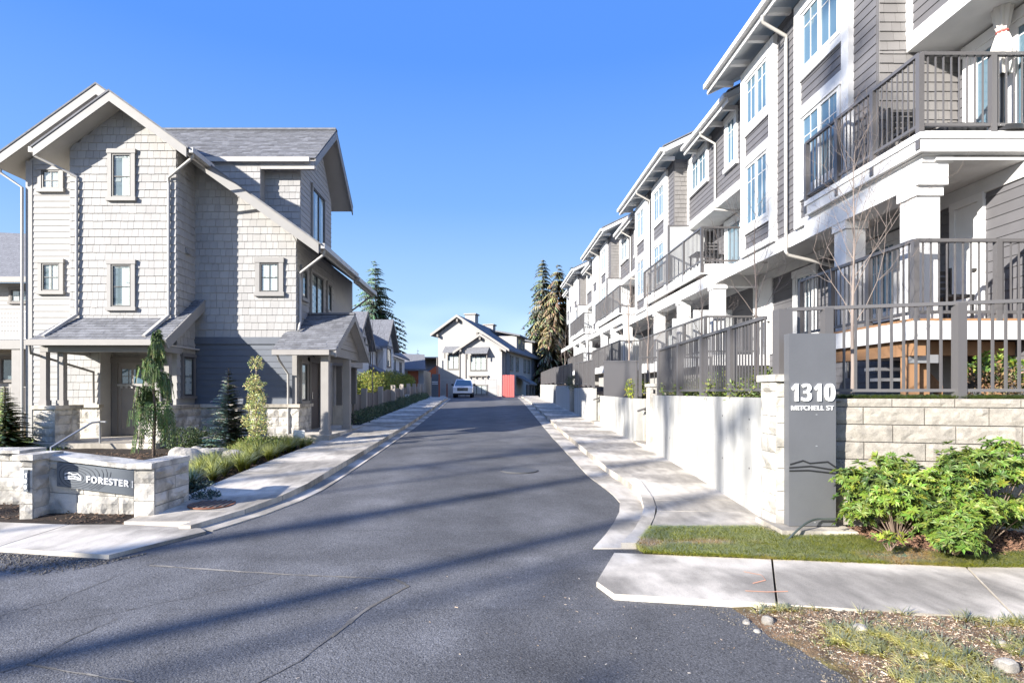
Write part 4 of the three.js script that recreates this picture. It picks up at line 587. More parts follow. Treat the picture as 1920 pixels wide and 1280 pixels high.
// ---------------------------------------------------------------- stone sign wall at the left corner
{
  const d = 7.25, sh = -.115, r = rngOf(71), t = thing('sign_wall', 'low stone wall with a dark name plate reading FORESTER and white mountain outlines', 'sign', [X(200, d), 0, d]);
  const g0 = prof(7.3), fr = (D) => (u, v, n) => [u, v + sh * (u + 5.6) * smooth(g0, g0 + .5, v), D - n];   // its top runs down to the right
  const topY = H(866, 7.35), xa = X(95, 7.62), xb = X(252, 7.5);
  const core = new MB(); core.hex([[xa, g0, -.3], [xb, g0, -.3], [xb, g0, -.02], [xa, g0, -.02], [xa, topY, -.3], [xb, topY, -.3], [xb, topY, -.02], [xa, topY, -.02]].map((q) => fr(7.5)(...q))); core.box(X(250, 7.2), -4.36, g0, H(880, 7.2), 7.24, 7.95); core.box(X(36, 7.2), X(59, 7.2), g0, H(864, 7.2), 7.24, 7.6); core.build('core', M.mortar, t);
  ashlar(fr(7.5), xa, xb, g0 - .02, topY, 0, .03, t, r, [.2, .34], [.4, .7], .03, 'stone', M.stone, 6);
  const px0 = X(250, 7.2), px1 = -4.32, py = H(878, 7.2);
  ashlar((u, v, n) => [u, v, 7.22 - n], px0, px0 + .26, g0 - .02, py, 0, .03, t, r, [.2, .34], [.3, .4], .03, 'stone', M.stone, 6); ashlar((u, v, n) => [px0 + .24 + .02 * (u - 7.2) + n, v, u], 7.22, 8.0, g0 - .02, py, 0, .03, t, r, [.14, .22], [.22, .45], .025);
  // left pier with the small number plate
  const qx0 = X(35, 7.2), qx1 = X(60, 7.2), qy = H(862, 7.2); ashlar((u, v, n) => [u, v, 7.22 - n], qx0, qx1, g0 - .02, qy, 0, .03, t, r, [.2, .3], [.3, .4], .025); ashlar((u, v, n) => [qx1 - .02 + n, v, u], 7.22, 7.62, g0 - .02, qy, 0, .03, t, r, [.16, .24], [.22, .4], .025);
  const cap = new MB(); cap.hex([[xa - .02, 0, -.34], [xb, 0, -.34], [xb, 0, .07], [xa - .02, 0, .07], [xa - .02, .06, -.34], [xb, .06, -.34], [xb, .06, .07], [xa - .02, .06, .07]].map(([u, v, n]) => fr(7.5)(u, topY + v, n))); cap.box(px0 - .05, px1 + .06, py, py + .07, 7.14, 8.05); cap.box(qx0 - .04, qx1 + .05, qy, qy + .07, 7.14, 7.66); cap.build('stone_cap', M.stone, t);
  { const q = new MB(); q.box(X(42, 7.15), X(50, 7.15), H(922, 7.15), H(881, 7.15), 7.16, 7.19); q.build('number_plate', M.plate, t); ['1', '0', '0'].forEach((s, i) => text(s, X(43.5, 7.15), X(48.8, 7.15), H(897 + i * 11, 7.15), .055, 7.15, .008, new THREE.Matrix4().makeTranslation(X(43.8, 7.15), H(895 + i * 11, 7.15), -7.158), t, 'digit', M.letter)); }
  // name plate
  const dp = 7.44, P = (px, py, n = 0) => [X(px, dp), H(py, dp), dp - n], pl2 = new MB(); pl2.hex([[107, 911, -.03], [251, 929, -.03], [251, 929, .012], [107, 911, .012], [107, 866, -.03], [251, 882, -.03], [251, 882, .012], [107, 866, .012]].map((q) => P(...q))); pl2.build('name_plate', M.plate, t);
  const shear = new THREE.Matrix4().set(1, 0, 0, 0, -.113, 1, 0, 0, 0, 0, 1, 0, 0, 0, 0, 1);
  const word = text('FORESTER', X(163.5, dp), X(243, dp), 0, .086, dp, .012, new THREE.Matrix4().makeTranslation(X(163.5, dp), H(903.5, dp), -dp + .0125).multiply(shear), t, 'lettering', M.letter);
  text('I', X(249, dp), X(251, dp), 0, .086, dp, .012, new THREE.Matrix4().makeTranslation(X(248.6, dp), H(913.5, dp), -dp + .0125).multiply(shear), t, 'lettering', M.letter);
  for (const L of [[[122, 888], [131, 885.5], [138, 889], [147, 888], [153, 894]], [[122, 894], [138, 892], [153, 897]], [[122, 897], [138, 896.5], [153, 900]]]) { const k = new MB(); for (let i = 0; i < L.length - 1; i++) k.bar(P(...L[i], .014), P(...L[i + 1], .014), .003, .010); k.build('mountain_line', M.letter, t); }
  for (let k = 0; k < 9; k++) { const pts = []; for (let i = 0; i <= 40; i++) { const a = i / 40 * Math.PI * 2, R = 8 + k * 6, wob = 1 + .12 * Math.sin(a * 2 + k * .25) + .07 * Math.sin(a * 3 + 1 + k * .2), x = 140 + R * 1.05 * Math.cos(a) * wob, y0 = 893 + R * .82 * Math.sin(a) * wob; const lo = 867.5 + (x - 107) * .113, hi = 909.5 + (x - 107) * .125; if (x < 108.5 || y0 < lo || y0 > hi) { if (pts.length > 1) { const q = new MB(); for (let z = 0; z < pts.length - 1; z++) q.bar(P(...pts[z], .0125), P(...pts[z + 1], .0125), .003, .008); q.build('contour_line', M.plateLine, t); } pts.length = 0; } else pts.push([x, y0]); } if (pts.length > 1) { const q = new MB(); for (let z = 0; z < pts.length - 1; z++) q.bar(P(...pts[z], .0125), P(...pts[z + 1], .0125), .003, .008); q.build('contour_line', M.plateLine, t); } }
  const w2 = thing('garden_wall', 'low white stone wall at the left edge beside the stone sign wall', 'wall', [-7, prof(8), 8.1]); const c2 = new MB(); c2.box(-9.5, -6.64, g0, H(848, 8), 8.05, 8.4); c2.build('core', M.mortar, w2); ashlar(frontal(8.05), -8.6, -6.64, g0, H(850, 8), 0, .03, w2, r, [.16, .26], [.3, .6], .03); const c3 = new MB(); c3.box(-9.5, -6.60, H(850, 8) + .004, H(844, 8), 7.96, 8.45); c3.build('stone_cap', M.stone, w2);
}

// ---------------------------------------------------------------- the row of grey townhouses on the right
{
  const S = 1.08, PITCH = 10.45;
  const labels = ['nearest grey townhouse on the right, with a corner deck above a white column', 'second grey townhouse on the right, its balcony divided by a frosted white screen', 'third grey townhouse up the right side of the lane', 'fourth grey townhouse up the right side, small and partly hidden', 'farthest grey townhouse at the upper end of the right row'];
  for (let k = 0; k < 4; k++) {
    const D = k * PITCH, yo = [0, 0, .28, .45, .62][k], near = k === 0, r = rngOf(200 + k);
    const xf = (x, y, d) => [x * S, EYE + (y + yo) * S, -(d + D) * S];
    const L = (X0) => (u, v, n) => [X0 * S - n, EYE + (v + yo) * S, (u + D) * S], Fz = (D0) => (u, v, n) => [u * S, EYE + (v + yo) * S, (D0 + D) * S - n];
    const t = thing('row_townhouse', labels[k], 'house', [7 * S, EYE - .2, (12 + D) * S], null);
    const B = (name, m, fn) => { const b = new MB(xf); fn(b); return b.build(name, m, t); };
    const d0 = near ? 2 : 5.42 + PITCH, dA = near ? 9.4 : 9.4;
    // body: main storeys, projecting upper box, recess and lower storey
    B('wall', M.siding, (b) => { b.box(6.4, 13, 3.38, 8.12, 9.4, 14.45); b.box(6.9, 13, 5.66, 8.12, 14.45, 19.85); b.box(7.72, 13, 3.38, 5.66, 14.45, 19.84); b.box(7.72, 13, -1.5, 3.38, 9.4, 19.84); if (near) { b.box(6.9, 13, 5.66, 8.12, 2, 9.4); b.box(7.72, 13, -1.5, 5.66, 2, 9.4); } });
    const sd = [], bays = [[10, 11.8], [12.66, 14.32]], lowOpen = [[8.85, 9.5, 1.04, 3.0], [10.65, 11.7, 1.5, 3.0], [13.4, 14.4, 1.4, 3.0], [15.5, 16.6, 1.04, 3.0]];
    boards(L(6.4), [[9.42, 3.45], [14.44, 3.45], [14.44, 8.0], [9.42, 8.0]], .155, bays.map((q) => [q[0], q[1], 3, 8.2]), sd, r, .05);
    boards(L(6.9), [[14.5, 5.86], [19.84, 5.86], [19.84, 8.05], [14.5, 8.05]], .155, [[18.1, 19.4, 6.7, 7.85], [15.95, 16.5, 6.4, 7.75]], sd, r, .05);
    boards(L(7.72), [[14.5, 3.72], [19.84, 3.72], [19.84, 5.6], [14.5, 5.6]], .155, [[16.3, 18.6, 3.7, 5.45]], sd, r, .05);
    boards(L(7.72), [[near ? 6 : 9.4, near ? .2 : -.2], [19.84, near ? .2 : -.2], [19.84, 3.1], [near ? 6 : 9.4, 3.1]], .165, lowOpen, sd, r, .05);
    if (near) { boards(L(6.9), [[6, 5.86], [9.38, 5.86], [9.38, 8.05], [6, 8.05]], .155, [], sd, r, .05); boards(L(7.72), [[6, 3.72], [9.38, 3.72], [9.38, 5.6], [6, 5.6]], .155, [[6.9, 9.15, 3.6, 5.5]], sd, r, .05); }
    for (const q of bays) { boards(L(6.34), [[q[0] + .215, 5.78], [q[1] - .215, 5.78], [q[1] - .215, 6.3], [q[0] + .215, 6.3]], .155, [], sd, r, .05); boards(L(6.34), [[q[0] + .215, 3.5], [q[1] - .215, 3.5], [q[1] - .215, 3.88], [q[0] + .215, 3.88]], .155, [], sd, r, .05); }
    emit(sd, 'siding_board', 'siding', M.siding, t, near ? 300 : k === 1 ? 220 : 40);
    const sh = []; shingles(Fz(9.4), [[6.42, 3.72], [7.7, 3.72], [7.7, near ? 5.64 : 5.64], [6.42, 5.64]], .155, [], sh, r, .07); shingles(Fz(9.4), [[6.42, 5.64], [6.9, 5.64], [6.9, 8.0], [6.42, 8.0]], .155, [], sh, r, .07); emit(sh, 'shingle', 'shingle_cladding', M.sidingWarm, t, near ? 300 : 100);
    // bays: corner boards, bands, two tall windows each
    const BL = [[0, .5], [.45, 1], [0, 1], null, [.15, .8]], bl = () => BL[Math.floor(r() * BL.length)];
    const bw = { trim: .05, sill: false, trimMat: M.white, sash: M.white, glass: M.glass, lights: 2, gridU: 1, gridV: [.72], barMat: M.white, sashW: near ? .06 : .045 };
    for (const [a, e] of bays) {
      B('bay', M.white, (b) => { b.box(6.345, 6.42, 3.36, 8.0, a, e); });
      for (const [u0, u1] of [[a - .0, a + .21], [e - .21, e]]) B('corner_board', M.white, (b) => b.box(6.29, 6.345, 3.36, 7.95, u0, u1));
      for (const [v0, v1] of [[3.36, 3.5], [3.88, 4.0], [5.58, 5.78], [6.3, 6.46], [7.68, 7.95]]) B('band_board', M.white, (b) => b.box(6.285, 6.345, v0, v1, a + .212, e - .212));
      windowOn(t, L(6.345), a + .28, e - .28, 4.05, 5.53, { ...bw, glass: near && r() < .45 ? M.glassPale : M.glass }); windowOn(t, L(6.345), a + .28, e - .28, 6.5, 7.64, { ...bw, glass: near && r() < .45 ? M.glassPale : M.glass });
    }
    // upper box trim and windows
    const boxes = near ? [[14.5, 19.84], [2, 9.39]] : [[14.5, 19.84]];
    for (const [a, e] of boxes) { B('band_board', M.white, (b) => { b.box(6.86, 6.9, 5.64, 5.86, a, e); }); B('soffit', M.whiteSoffit, (b) => b.box(6.87, 7.72, 5.6, 5.637, a, e)); B('corner_board', M.white, (b) => b.box(6.855, 6.9, 5.862, 8.05, e - .12, e)); }
    const tw = { ...bw, trim: .14, sill: true, glass: near && r() < .5 ? M.glassPale : M.glass }; windowOn(t, L(6.9), 18.1, 19.4, 6.78, 7.8, tw); windowOn(t, L(6.9), 15.97, 16.5, 6.5, 7.8, { ...tw, lights: 1 });
    // recess doors onto the balconies
    windowOn(t, L(7.72), 16.4, 18.5, 3.76, 5.4, { ...bw, trim: .12, gridU: 0, gridV: [], sashW: .09 });
    if (near) windowOn(t, L(7.72), 6.9, 9.08, 3.76, 5.4, { ...bw, trim: .14, lights: 3, gridU: 0, gridV: [.86], sashW: .1 });
    // lower storey: frieze, soffit, doors, windows
    B('soffit', M.whiteSoffit, (b) => { b.box(6.4, 7.72, 3.33, 3.37, near ? 8.16 : 9.4, 19.85); }); B('band_board', M.white, (b) => { b.box(6.355, 6.4, 3.08, 3.36, 9.42, 19.84); }); B('frieze_board', M.whiteSoffit, (b) => { b.box(7.68, 7.72, 3.1, 3.325, near ? 2 : 9.4, 19.84); });
    for (const q of [lowOpen[1], lowOpen[2]]) windowOn(t, L(7.72), q[0] + .12, q[1] - .12, q[2], q[3] - .12, { ...bw, trim: .14, sill: true, gridV: [.62], sashW: .06 });
    for (const q of near ? [lowOpen[0], lowOpen[3]] : [lowOpen[3]]) { const f = B('door_frame', M.white, (b) => { b.fbox; b.box(7.66, 7.72, q[2], q[3], q[0], q[0] + .1); b.box(7.66, 7.72, q[2], q[3], q[1] - .1, q[1]); b.box(7.655, 7.72, q[3], q[3] + .12, q[0], q[1]); }); const dm = B('door', M.white, (b) => { b.box(7.69, 7.72, q[2], q[3], q[0] + .1, q[1] - .1); b.box(7.675, 7.69, q[2] + .25, q[3] - .9, q[0] + .2, q[1] - .2); }); const hn = new MB(xf); hn.box(7.63, 7.69, q[2] + .88, q[2] + .92, q[0] + .14, q[0] + .2); hn.build('handle', M.darkFrame, dm); }
    for (const d of near ? [9.9, 12.0, 14.6] : [10.5, 14.6, 18]) { const b = new MB(); b.geo(new THREE.CylinderGeometry(.07, .07, .012, 14), new THREE.Matrix4().makeTranslation(7.05 * S, EYE + (3.322 + yo) * S, -(d + D) * S)); b.build('ceiling_light', M.taupe, t); }
    // eaves: one higher and nearer over the bays, one set back over the box
    const eave = (xe, a, e, y) => { B('roof', M.whiteSoffit, (b) => b.hex([[xe, y - .04, a], [12, y + 2.9, a], [12, y + 2.9, e], [xe, y - .04, e], [xe, y + .14, a], [12, y + 3.1, a], [12, y + 3.1, e], [xe, y + .14, e]])); B('roofing', M.roof, (b) => b.hex([[xe - .05, y + .14, a - .03], [12, y + 3.11, a - .03], [12, y + 3.11, e + .03], [xe - .05, y + .14, e + .03], [xe - .05, y + .18, a - .03], [12, y + 3.15, a - .03], [12, y + 3.15, e + .03], [xe - .05, y + .18, e + .03]]));
      B('fascia', M.white, (b) => b.box(xe - .03, xe, y - .12, y + .13, a, e)); B('gutter', M.white, (b) => b.box(xe - .14, xe - .035, y - .0, y + .12, a + .02, e - .02)); for (let d = a + .5; d < e; d += .95) B('eave_bracket', M.white, (b) => b.box(xe + .02, xe + .5, y - .12, y - .0, d - .05, d + .05)); B('rake_board', M.white, (b) => b.hex([[xe, y - .12, e], [12, y + 2.8, e], [12, y + 2.8, e + .04], [xe, y - .12, e + .04], [xe, y + .13, e], [12, y + 3.1, e], [12, y + 3.1, e + .04], [xe, y + .13, e + .04]])); };
    eave(5.85, 8.7, 15.3, 8.12); eave(6.45, 15.38, 18.9, 7.98); if (near) eave(6.45, 2, 8.6, 7.98);
    // downspouts
    const ds = (pts) => { const q = new MB(xf); q.tube(pts, .042, 6); q.build('downspout', M.gutter, t); };
    ds([[5.78, 8.0, 12.1], [5.78, 7.86, 12.1], [6.31, 7.6, 12.15], [6.31, 7.4, 12.15], [6.31, 3.0, 12.15], [6.36, 2.92, 12.15], [7.5, 2.66, 12.15], [7.62, 2.5, 12.15], [7.62, .3, 12.15]]);
    ds([[6.38, 7.9, 17.3], [6.38, 7.8, 17.3], [6.83, 7.55, 17.3], [6.83, 5.8, 17.3], [6.83, 5.55, 17.3], [7.55, 5.4, 17.0]]);
    // balcony, beam and columns
    const bal = near ? [[8.1, 11.05]] : [[6.05, 9.2], [9.25, 11.5]].map((q) => q);
    const RX = 6.13, ro = { post: .075, bal: .017, gap: .112, top: .06, low: .09, xf, single: k < 2 };
    if (near) {
      B('balcony_floor', M.white, (b) => { b.box(RX, 11, 3.6, 3.72, 8.1, 9.4); b.box(RX, 6.4, 3.6, 3.72, 9.4, 11.05); }); B('fascia', M.white, (b) => { b.box(RX - .02, 11, 3.42, 3.6, 8.08, 8.14); }); B('fascia', M.white, (b) => { b.box(RX - .02, RX + .05, 3.42, 3.6, 8.14, 11.05); }); B('fascia', M.white, (b) => { b.box(RX - .04, 11, 3.6, 3.69, 8.06, 8.1); b.box(RX - .04, RX, 3.6, 3.69, 8.1, 11.05); }); B('soffit', M.whiteSoffit, (b) => b.box(RX + .05, 7.7, 3.40, 3.44, 8.14, 11.05)); B('soffit', M.whiteSoffit, (b) => b.box(7.7, 11, 3.40, 3.44, 8.16, 9.4));
      B('beam', M.white, (b) => { b.box(6.18, 6.62, 3.0, 3.32, 8.22, 11.2); b.box(6.22, 6.68, 3.32, 3.4, 8.2, 11.2); });
      for (const d of [8.3, 9.95]) { B('column', M.white, (b) => b.box(6.22, 6.56, 1.04, 2.86, d, d + .34)); B('column_cap', M.white, (b) => b.box(6.19, 6.59, 2.86, 3.0, d - .03, d + .37)); }
      railing(t, [RX, 8.12], [RX, 11.03], 3.72, 3.72, 1.1, [0, .34, .66, 1], { ...ro, drop: .26 }); railing(t, [RX, 8.12], [8.6, 8.12], 3.72, 3.72, 1.1, [.42, .85], { ...ro, drop: .24, ends: [.02, 1] });
      // lower deck on timber posts
      B('deck_floor', M.timber, (b) => { b.box(5.95, 11, 1.0, 1.04, 8.02, 9.4); b.box(5.95, 7.7, 1.0, 1.04, 9.4, 11.2); }); B('deck_fascia', M.white, (b) => { b.box(5.93, 11, .74, 1.0, 7.98, 8.03); }); B('deck_fascia', M.white, (b) => { b.box(5.93, 5.98, .74, 1.0, 8.03, 11.2); });
      railing(t, [6.0, 8.04], [6.0, 11.0], 1.04, 1.04, 1.1, [0, .33, .66, 1], { ...ro, drop: .3 }); railing(t, [6.0, 8.04], [8.6, 8.04], 1.04, 1.04, 1.1, [.45, .9], { ...ro, drop: .3, ends: [.02, 1] });
      for (const [x, d] of [[6.12, 8.3], [6.36, 8.42], [6.15, 10.6], [7.4, 8.4]]) B('timber_post', M.timber, (b) => b.box(x - .08, x + .08, -.2, .6, d - .08, d + .08)); B('timber_beam', M.timber, (b) => b.box(6.02, 6.2, .52, .74, 8.1, 11.2)); B('timber_beam', M.timber, (b) => b.box(6.2, 11, .54, .74, 8.35, 8.5)); for (let d = 8.7; d < 11; d += .45) B('joist', M.timber, (b) => b.box(6.2, 7.7, .6, .98, d - .03, d + .03)); B('post_bracket', M.steel, (b) => { b.box(6.03, 6.46, .42, .54, 8.2, 8.21); }); B('under_wall', M.mortar, (b) => b.box(7.0, 11, -.3, .98, 9.2, 9.4)); 
    } else {
      const a = 6.05, e = 12.2; // balcony pair, from the box of the previous house into this one
      B('balcony_floor', M.white, (b) => b.box(RX, 7.7, 3.6, 3.72, a, 9.4)); B('balcony_floor', M.white, (b) => b.box(RX, 6.4, 3.6, 3.72, 9.4, e)); B('fascia', M.white, (b) => b.box(RX - .03, RX + .04, 3.42, 3.69, a, e)); B('fascia', M.white, (b) => b.box(RX + .04, 7.7, 3.42, 3.69, a - .02, a + .04)); B('beam', M.white, (b) => b.box(6.2, 6.6, 3.0, 3.34, a - .3, e)); B('beam', M.white, (b) => b.box(6.6, 7.7, 3.02, 3.34, a - .28, a));
      for (const d of [5.4, 8.2, 10.9]) { B('column', M.white, (b) => b.box(6.22, 6.56, 1.04, 2.88, d, d + .34)); B('column_cap', M.white, (b) => b.box(6.19, 6.59, 2.88, 3.0, d - .03, d + .37)); }
      B('screen', M.frosted, (b) => b.box(RX + .05, 7.4, 3.74, 5.72, 9.22, 9.26)); B('screen_frame', M.rail, (b) => { b.box(RX + .0, RX + .05, 3.72, 5.77, 9.2, 9.28); b.box(RX + .05, 7.4, 5.72, 5.77, 9.2, 9.28); });
      railing(t, [RX, a], [RX, 9.15], 3.72, 3.72, 1.05, [0, .5, 1], { ...ro, drop: .24 }); railing(t, [RX, 9.3], [RX, e], 3.72, 3.72, 1.05, [0, .5, 1], { ...ro, drop: .24 }); railing(t, [RX, a], [7.3, a], 3.72, 3.72, 1.05, [1], ro);
      B('deck_floor', M.white, (b) => b.box(5.9, 7.7, .74, 1.04, a - .8, e)); railing(t, [5.95, a - .75], [5.95, e], 1.04, 1.04, 1.05, [0, .25, .5, .75, 1], { ...ro, single: false }); railing(t, [5.95, a - .75], [7.4, a - .75], 1.04, 1.04, 1.05, [1], { ...ro, single: false });
      for (const d of [7.2, 9.25]) B('screen', M.frosted, (b) => b.box(6.3, 7.5, 1.06, 2.55, d, d + .04)); B('under_wall', M.mortar, (b) => b.box(6.3, 7.7, -.4, .74, a, e));
    }
  }
  // things on the decks
  const xf = (x, y, d) => [x * S, EYE + y * S, -d * S];
  { const t = thing('parasol', 'closed pale fabric parasol tied with a red strap on the upper corner deck', 'parasol', [7.47 * S, EYE + 3.72 * S, 8.3 * S]), P = (y) => [7.47, y, 8.3];
    const q = new MB(xf); q.tube([P(3.73), P(7.0)], .022, 8); q.build('pole', M.darkFrame, t);
    const f = new MB(xf), prof2 = [[4.62, .10], [4.75, .14], [5.0, .13], [5.2, .075], [5.26, .055], [5.35, .085], [5.8, .15], [6.4, .14], [7.0, .05]]; for (let k = 0; k < 16; k++) { const a0 = k / 16 * 2 * Math.PI, a1 = (k + 1) / 16 * 2 * Math.PI, z0 = k % 2 ? .72 : 1.1, z1 = k % 2 ? 1.1 : .72; for (let i = 0; i < prof2.length - 1; i++) { const [y0, r0] = prof2[i], [y1, r1] = prof2[i + 1], V = (y, rad, an, z) => xf(7.47 + Math.cos(an) * rad * z, y, 8.3 + Math.sin(an) * rad * z); f.face([V(y0, r0, a0, z0), V(y0, r0, a1, z1), V(y1, r1, a1, z1), V(y1, r1, a0, z0)], xf(7.47, (y0 + y1) / 2, 8.3)); } } f.build('canopy', M.fabric, t);
    const s = new MB(); s.geo(new THREE.TorusGeometry(.068, .018, 6, 18).rotateX(Math.PI / 2), new THREE.Matrix4().makeTranslation(...xf(7.47, 5.25, 8.3))); s.build('strap', M.red, t);
    const b = new MB(); b.geo(new THREE.CylinderGeometry(.26, .3, .09, 20), new THREE.Matrix4().makeTranslation(...xf(7.47, 3.77, 8.3))); b.build('base', M.black, t); }
  for (const [i, x] of [[0, 6.95], [1, 7.25]]) { const t = thing('footstool', ['low black woven footstool on the corner deck, left one behind the rail', 'low black woven footstool on the corner deck, right one by the parasol'][i], 'footstool', [x * S, EYE + 3.72 * S, 8.6 * S]); for (const [a, b2] of [[-.12, -.1], [.1, -.1], [-.12, .12], [.1, .12]]) { const l = new MB(xf); l.box(x + a, x + a + .03, 3.72, 3.8, 8.6 + b2, 8.63 + b2); l.build('leg', M.black, t); } const q = new MB(xf); for (let k = 0; k < 6; k++) q.box(x - .14 + (k % 2) * .006, x + .14 - (k % 2) * .006, 3.8 + k * .028, 3.826 + k * .028, 8.46, 8.76); q.build('woven_body', M.black, t); const c = new MB(xf); c.box(x - .13, x + .13, 3.97, 4.02, 8.48, 8.74); c.build('cushion', M.darkFrame, t); }
  const chair = (x, y, d, label, m, kk) => { const t = thing('patio_chair', label, 'chair', [x * S, EYE + y * S, d * S]), b = (n, fn, mm = m) => { const q = new MB(xf); fn(q); q.build(n, mm, t); }; for (const [a, e] of [[-.2, -.2], [.2, -.2], [-.2, .2], [.2, .2]]) b('leg', (q) => q.box(x + a - .015, x + a + .015, y, y + (e > 0 ? .4 : .38), d + e - .015, d + e + .015)); b('seat', (q) => q.box(x - .22, x + .22, y + .38, y + .42, d - .22, d + .22)); b('backrest', (q) => { for (let i = 0; i < 4; i++) q.box(x - .2, x + .2, y + .5 + i * .1, y + .56 + i * .1, d + .2 + i * .015, d + .22 + i * .015); q.box(x - .22, x - .19, y + .42, y + .9, d + .2, d + .24); q.box(x + .19, x + .22, y + .42, y + .9, d + .2, d + .24); }); };
  chair(6.7, 3.72, 9.05, 'dark patio chair by the shingled wall on the upper corner deck', M.black); chair(6.8, 3.72, 17.3, 'dark patio chair on the second house balcony in front of the screen', M.black); chair(7.0, 1.04, 8.7, 'dark patio chair on the lower corner deck behind the white column', M.black);
  { const t = thing('patio_table', 'small dark patio table on the second house balcony', 'table', [6.85 * S, EYE + 3.72 * S, 18 * S]); const q = new MB(xf); q.box(6.45, 7.1, 4.36, 4.4, 17.8, 18.5); q.build('table_top', M.black, t); for (const [a, e] of [[6.5, 17.85], [7.05, 17.85], [6.5, 18.45], [7.05, 18.45]]) { const l = new MB(xf); l.box(a - .02, a + .02, 3.72, 4.36, e - .02, e + .02); l.build('leg', M.black, t); } }
  { const t = thing('deck_steps', 'grey steps under the lower corner deck beside the timber posts', 'steps', [6.45 * S, EYE, 8.9 * S]); for (let k = 0; k < 4; k++) { const q = new MB(xf); q.box(6.1, 6.85, .0 + k * .17, .05 + k * .17, 8.75 + k * .14, 9.0 + k * .14); q.build('tread', M.steel, t); } const s = new MB(xf); s.hex([[6.86, -.1, 8.7], [6.92, -.1, 8.7], [6.92, .4, 9.4], [6.86, .4, 9.4], [6.86, .1, 8.7], [6.92, .1, 8.7], [6.92, .68, 9.4], [6.86, .68, 9.4]]); s.build('stringer', M.timber, t); }
}

// ---------------------------------------------------------------- houses farther up the left side
{
  const t = thing('townhouse', 'pale gabled townhouse row beyond the beige house, behind the hedge and board fence', 'house', [-9, prof(40), 45]), Y = (v) => EYE + v, r = rngOf(301), XF = -9.4;
  const b = new MB(); b.box(-17, XF, prof(34) - .3, Y(3.5), 34.5, 62); b.box(-17, XF + .6, prof(34) - .3, Y(3.4), 36.6, 41.0); b.box(-17, XF + .6, prof(34) - .3, Y(4.0), 46.6, 51.5); b.build('wall', M.palePaint, t);
  const rf = new MB(); for (const s of [[XF + .5, 3.4, -12.7, 6.1], [-17.4, 3.4, -12.7, 6.1]]) rf.hex([[s[0], Y(s[1]), 34], [s[2], Y(s[3]), 34], [s[2], Y(s[3]), 62.5], [s[0], Y(s[1]), 62.5], [s[0], Y(s[1] + .2), 34], [s[2], Y(s[3] + .2), 34], [s[2], Y(s[3] + .2), 62.5], [s[0], Y(s[1] + .2), 62.5]]); rf.build('roof', M.roof, t);
  for (const [c, w, e, a, i] of [[38.8, 2.2, 3.3, 5.35, 0], [49, 2.45, 3.9, 6.1, 1]]) { const g = new MB(); g.prism([[c - w, Y(e)], [c + w, Y(e)], [c, Y(a - .25)]], 'x', -12, XF + .6); g.build('gable_wall', M.palePaint, t); for (const s of [-1, 1]) { const q = new MB(); const x0 = -13, x1 = XF + 1.0; q.hex([[x0, Y(e - .35), c + s * (w + .5)], [x1, Y(e - .35), c + s * (w + .5)], [x1, Y(a - .05), c], [x0, Y(a - .05), c], [x0, Y(e - .15), c + s * (w + .5)], [x1, Y(e - .15), c + s * (w + .5)], [x1, Y(a + .15), c], [x0, Y(a + .15), c]]); q.build('gable_roof', M.roof, t); const f = new MB(); f.hex([[x1, Y(e - .4), c + s * (w + .5)], [x1 + .05, Y(e - .4), c + s * (w + .5)], [x1 + .05, Y(a - .1), c], [x1, Y(a - .1), c], [x1, Y(e - .12), c + s * (w + .5)], [x1 + .05, Y(e - .12), c + s * (w + .5)], [x1 + .05, Y(a + .18), c], [x1, Y(a + .18), c]]); f.build('fascia', M.taupe, t); } const v = new MB(); v.fbox(facesRight(XF + .6), c - .2, c + .2, Y(a - 1.3), Y(a - .8), 0, .05); v.build('vent', M.beigeTrim, t);
    windowOn(t, facesRight(XF + .6), c - .8, c + .8, Y(2.2), Y(3.7), { trimMat: M.taupe, lights: 2, blind: [0, .8] }); windowOn(t, facesRight(XF + .6), c + .2, c + 1.4, Y(-.4), Y(1.0), { trimMat: M.taupe, blind: null });
    const q = new MB(); q.tube([[XF + .12, Y(3.3), c - 2.6], [XF + .12, prof(40), c - 2.6]], .05, 5); q.build('downspout', M.taupe, t); }
  windowOn(t, facesRight(XF), 43, 44.3, Y(2), Y(3.1), { trimMat: M.taupe, lights: 2 }); windowOn(t, facesRight(XF), 54.5, 55.8, Y(2), Y(3.1), { trimMat: M.taupe, lights: 2 }); windowOn(t, facesRight(XF), 58.6, 59.6, Y(1.9), Y(3), { trimMat: M.taupe, lights: 2 });
  // entrance awnings
  for (const c of [44, 54.5]) { const q = new MB(); q.hex([[XF, Y(2.0), c - 2], [XF + 1.9, Y(.95), c - 2], [XF + 1.9, Y(.95), c + 2.2], [XF, Y(2.0), c + 2.2], [XF, Y(2.2), c - 2], [XF + 1.95, Y(1.12), c - 2], [XF + 1.95, Y(1.12), c + 2.2], [XF, Y(2.2), c + 2.2]]); q.build('porch_roof', M.roof, t); for (const s of [-1.8, 0, 2]) { const p = new MB(); p.box(XF + 1.5, XF + 1.75, prof(45), Y(.95), c + s - .1, c + s + .12); p.build('post', M.taupe, t); } const d = new MB(); d.fbox(facesRight(XF), c - .5, c + .5, Y(-1), Y(1.0), 0, .05); d.build('door', M.doorDark, t); }
}
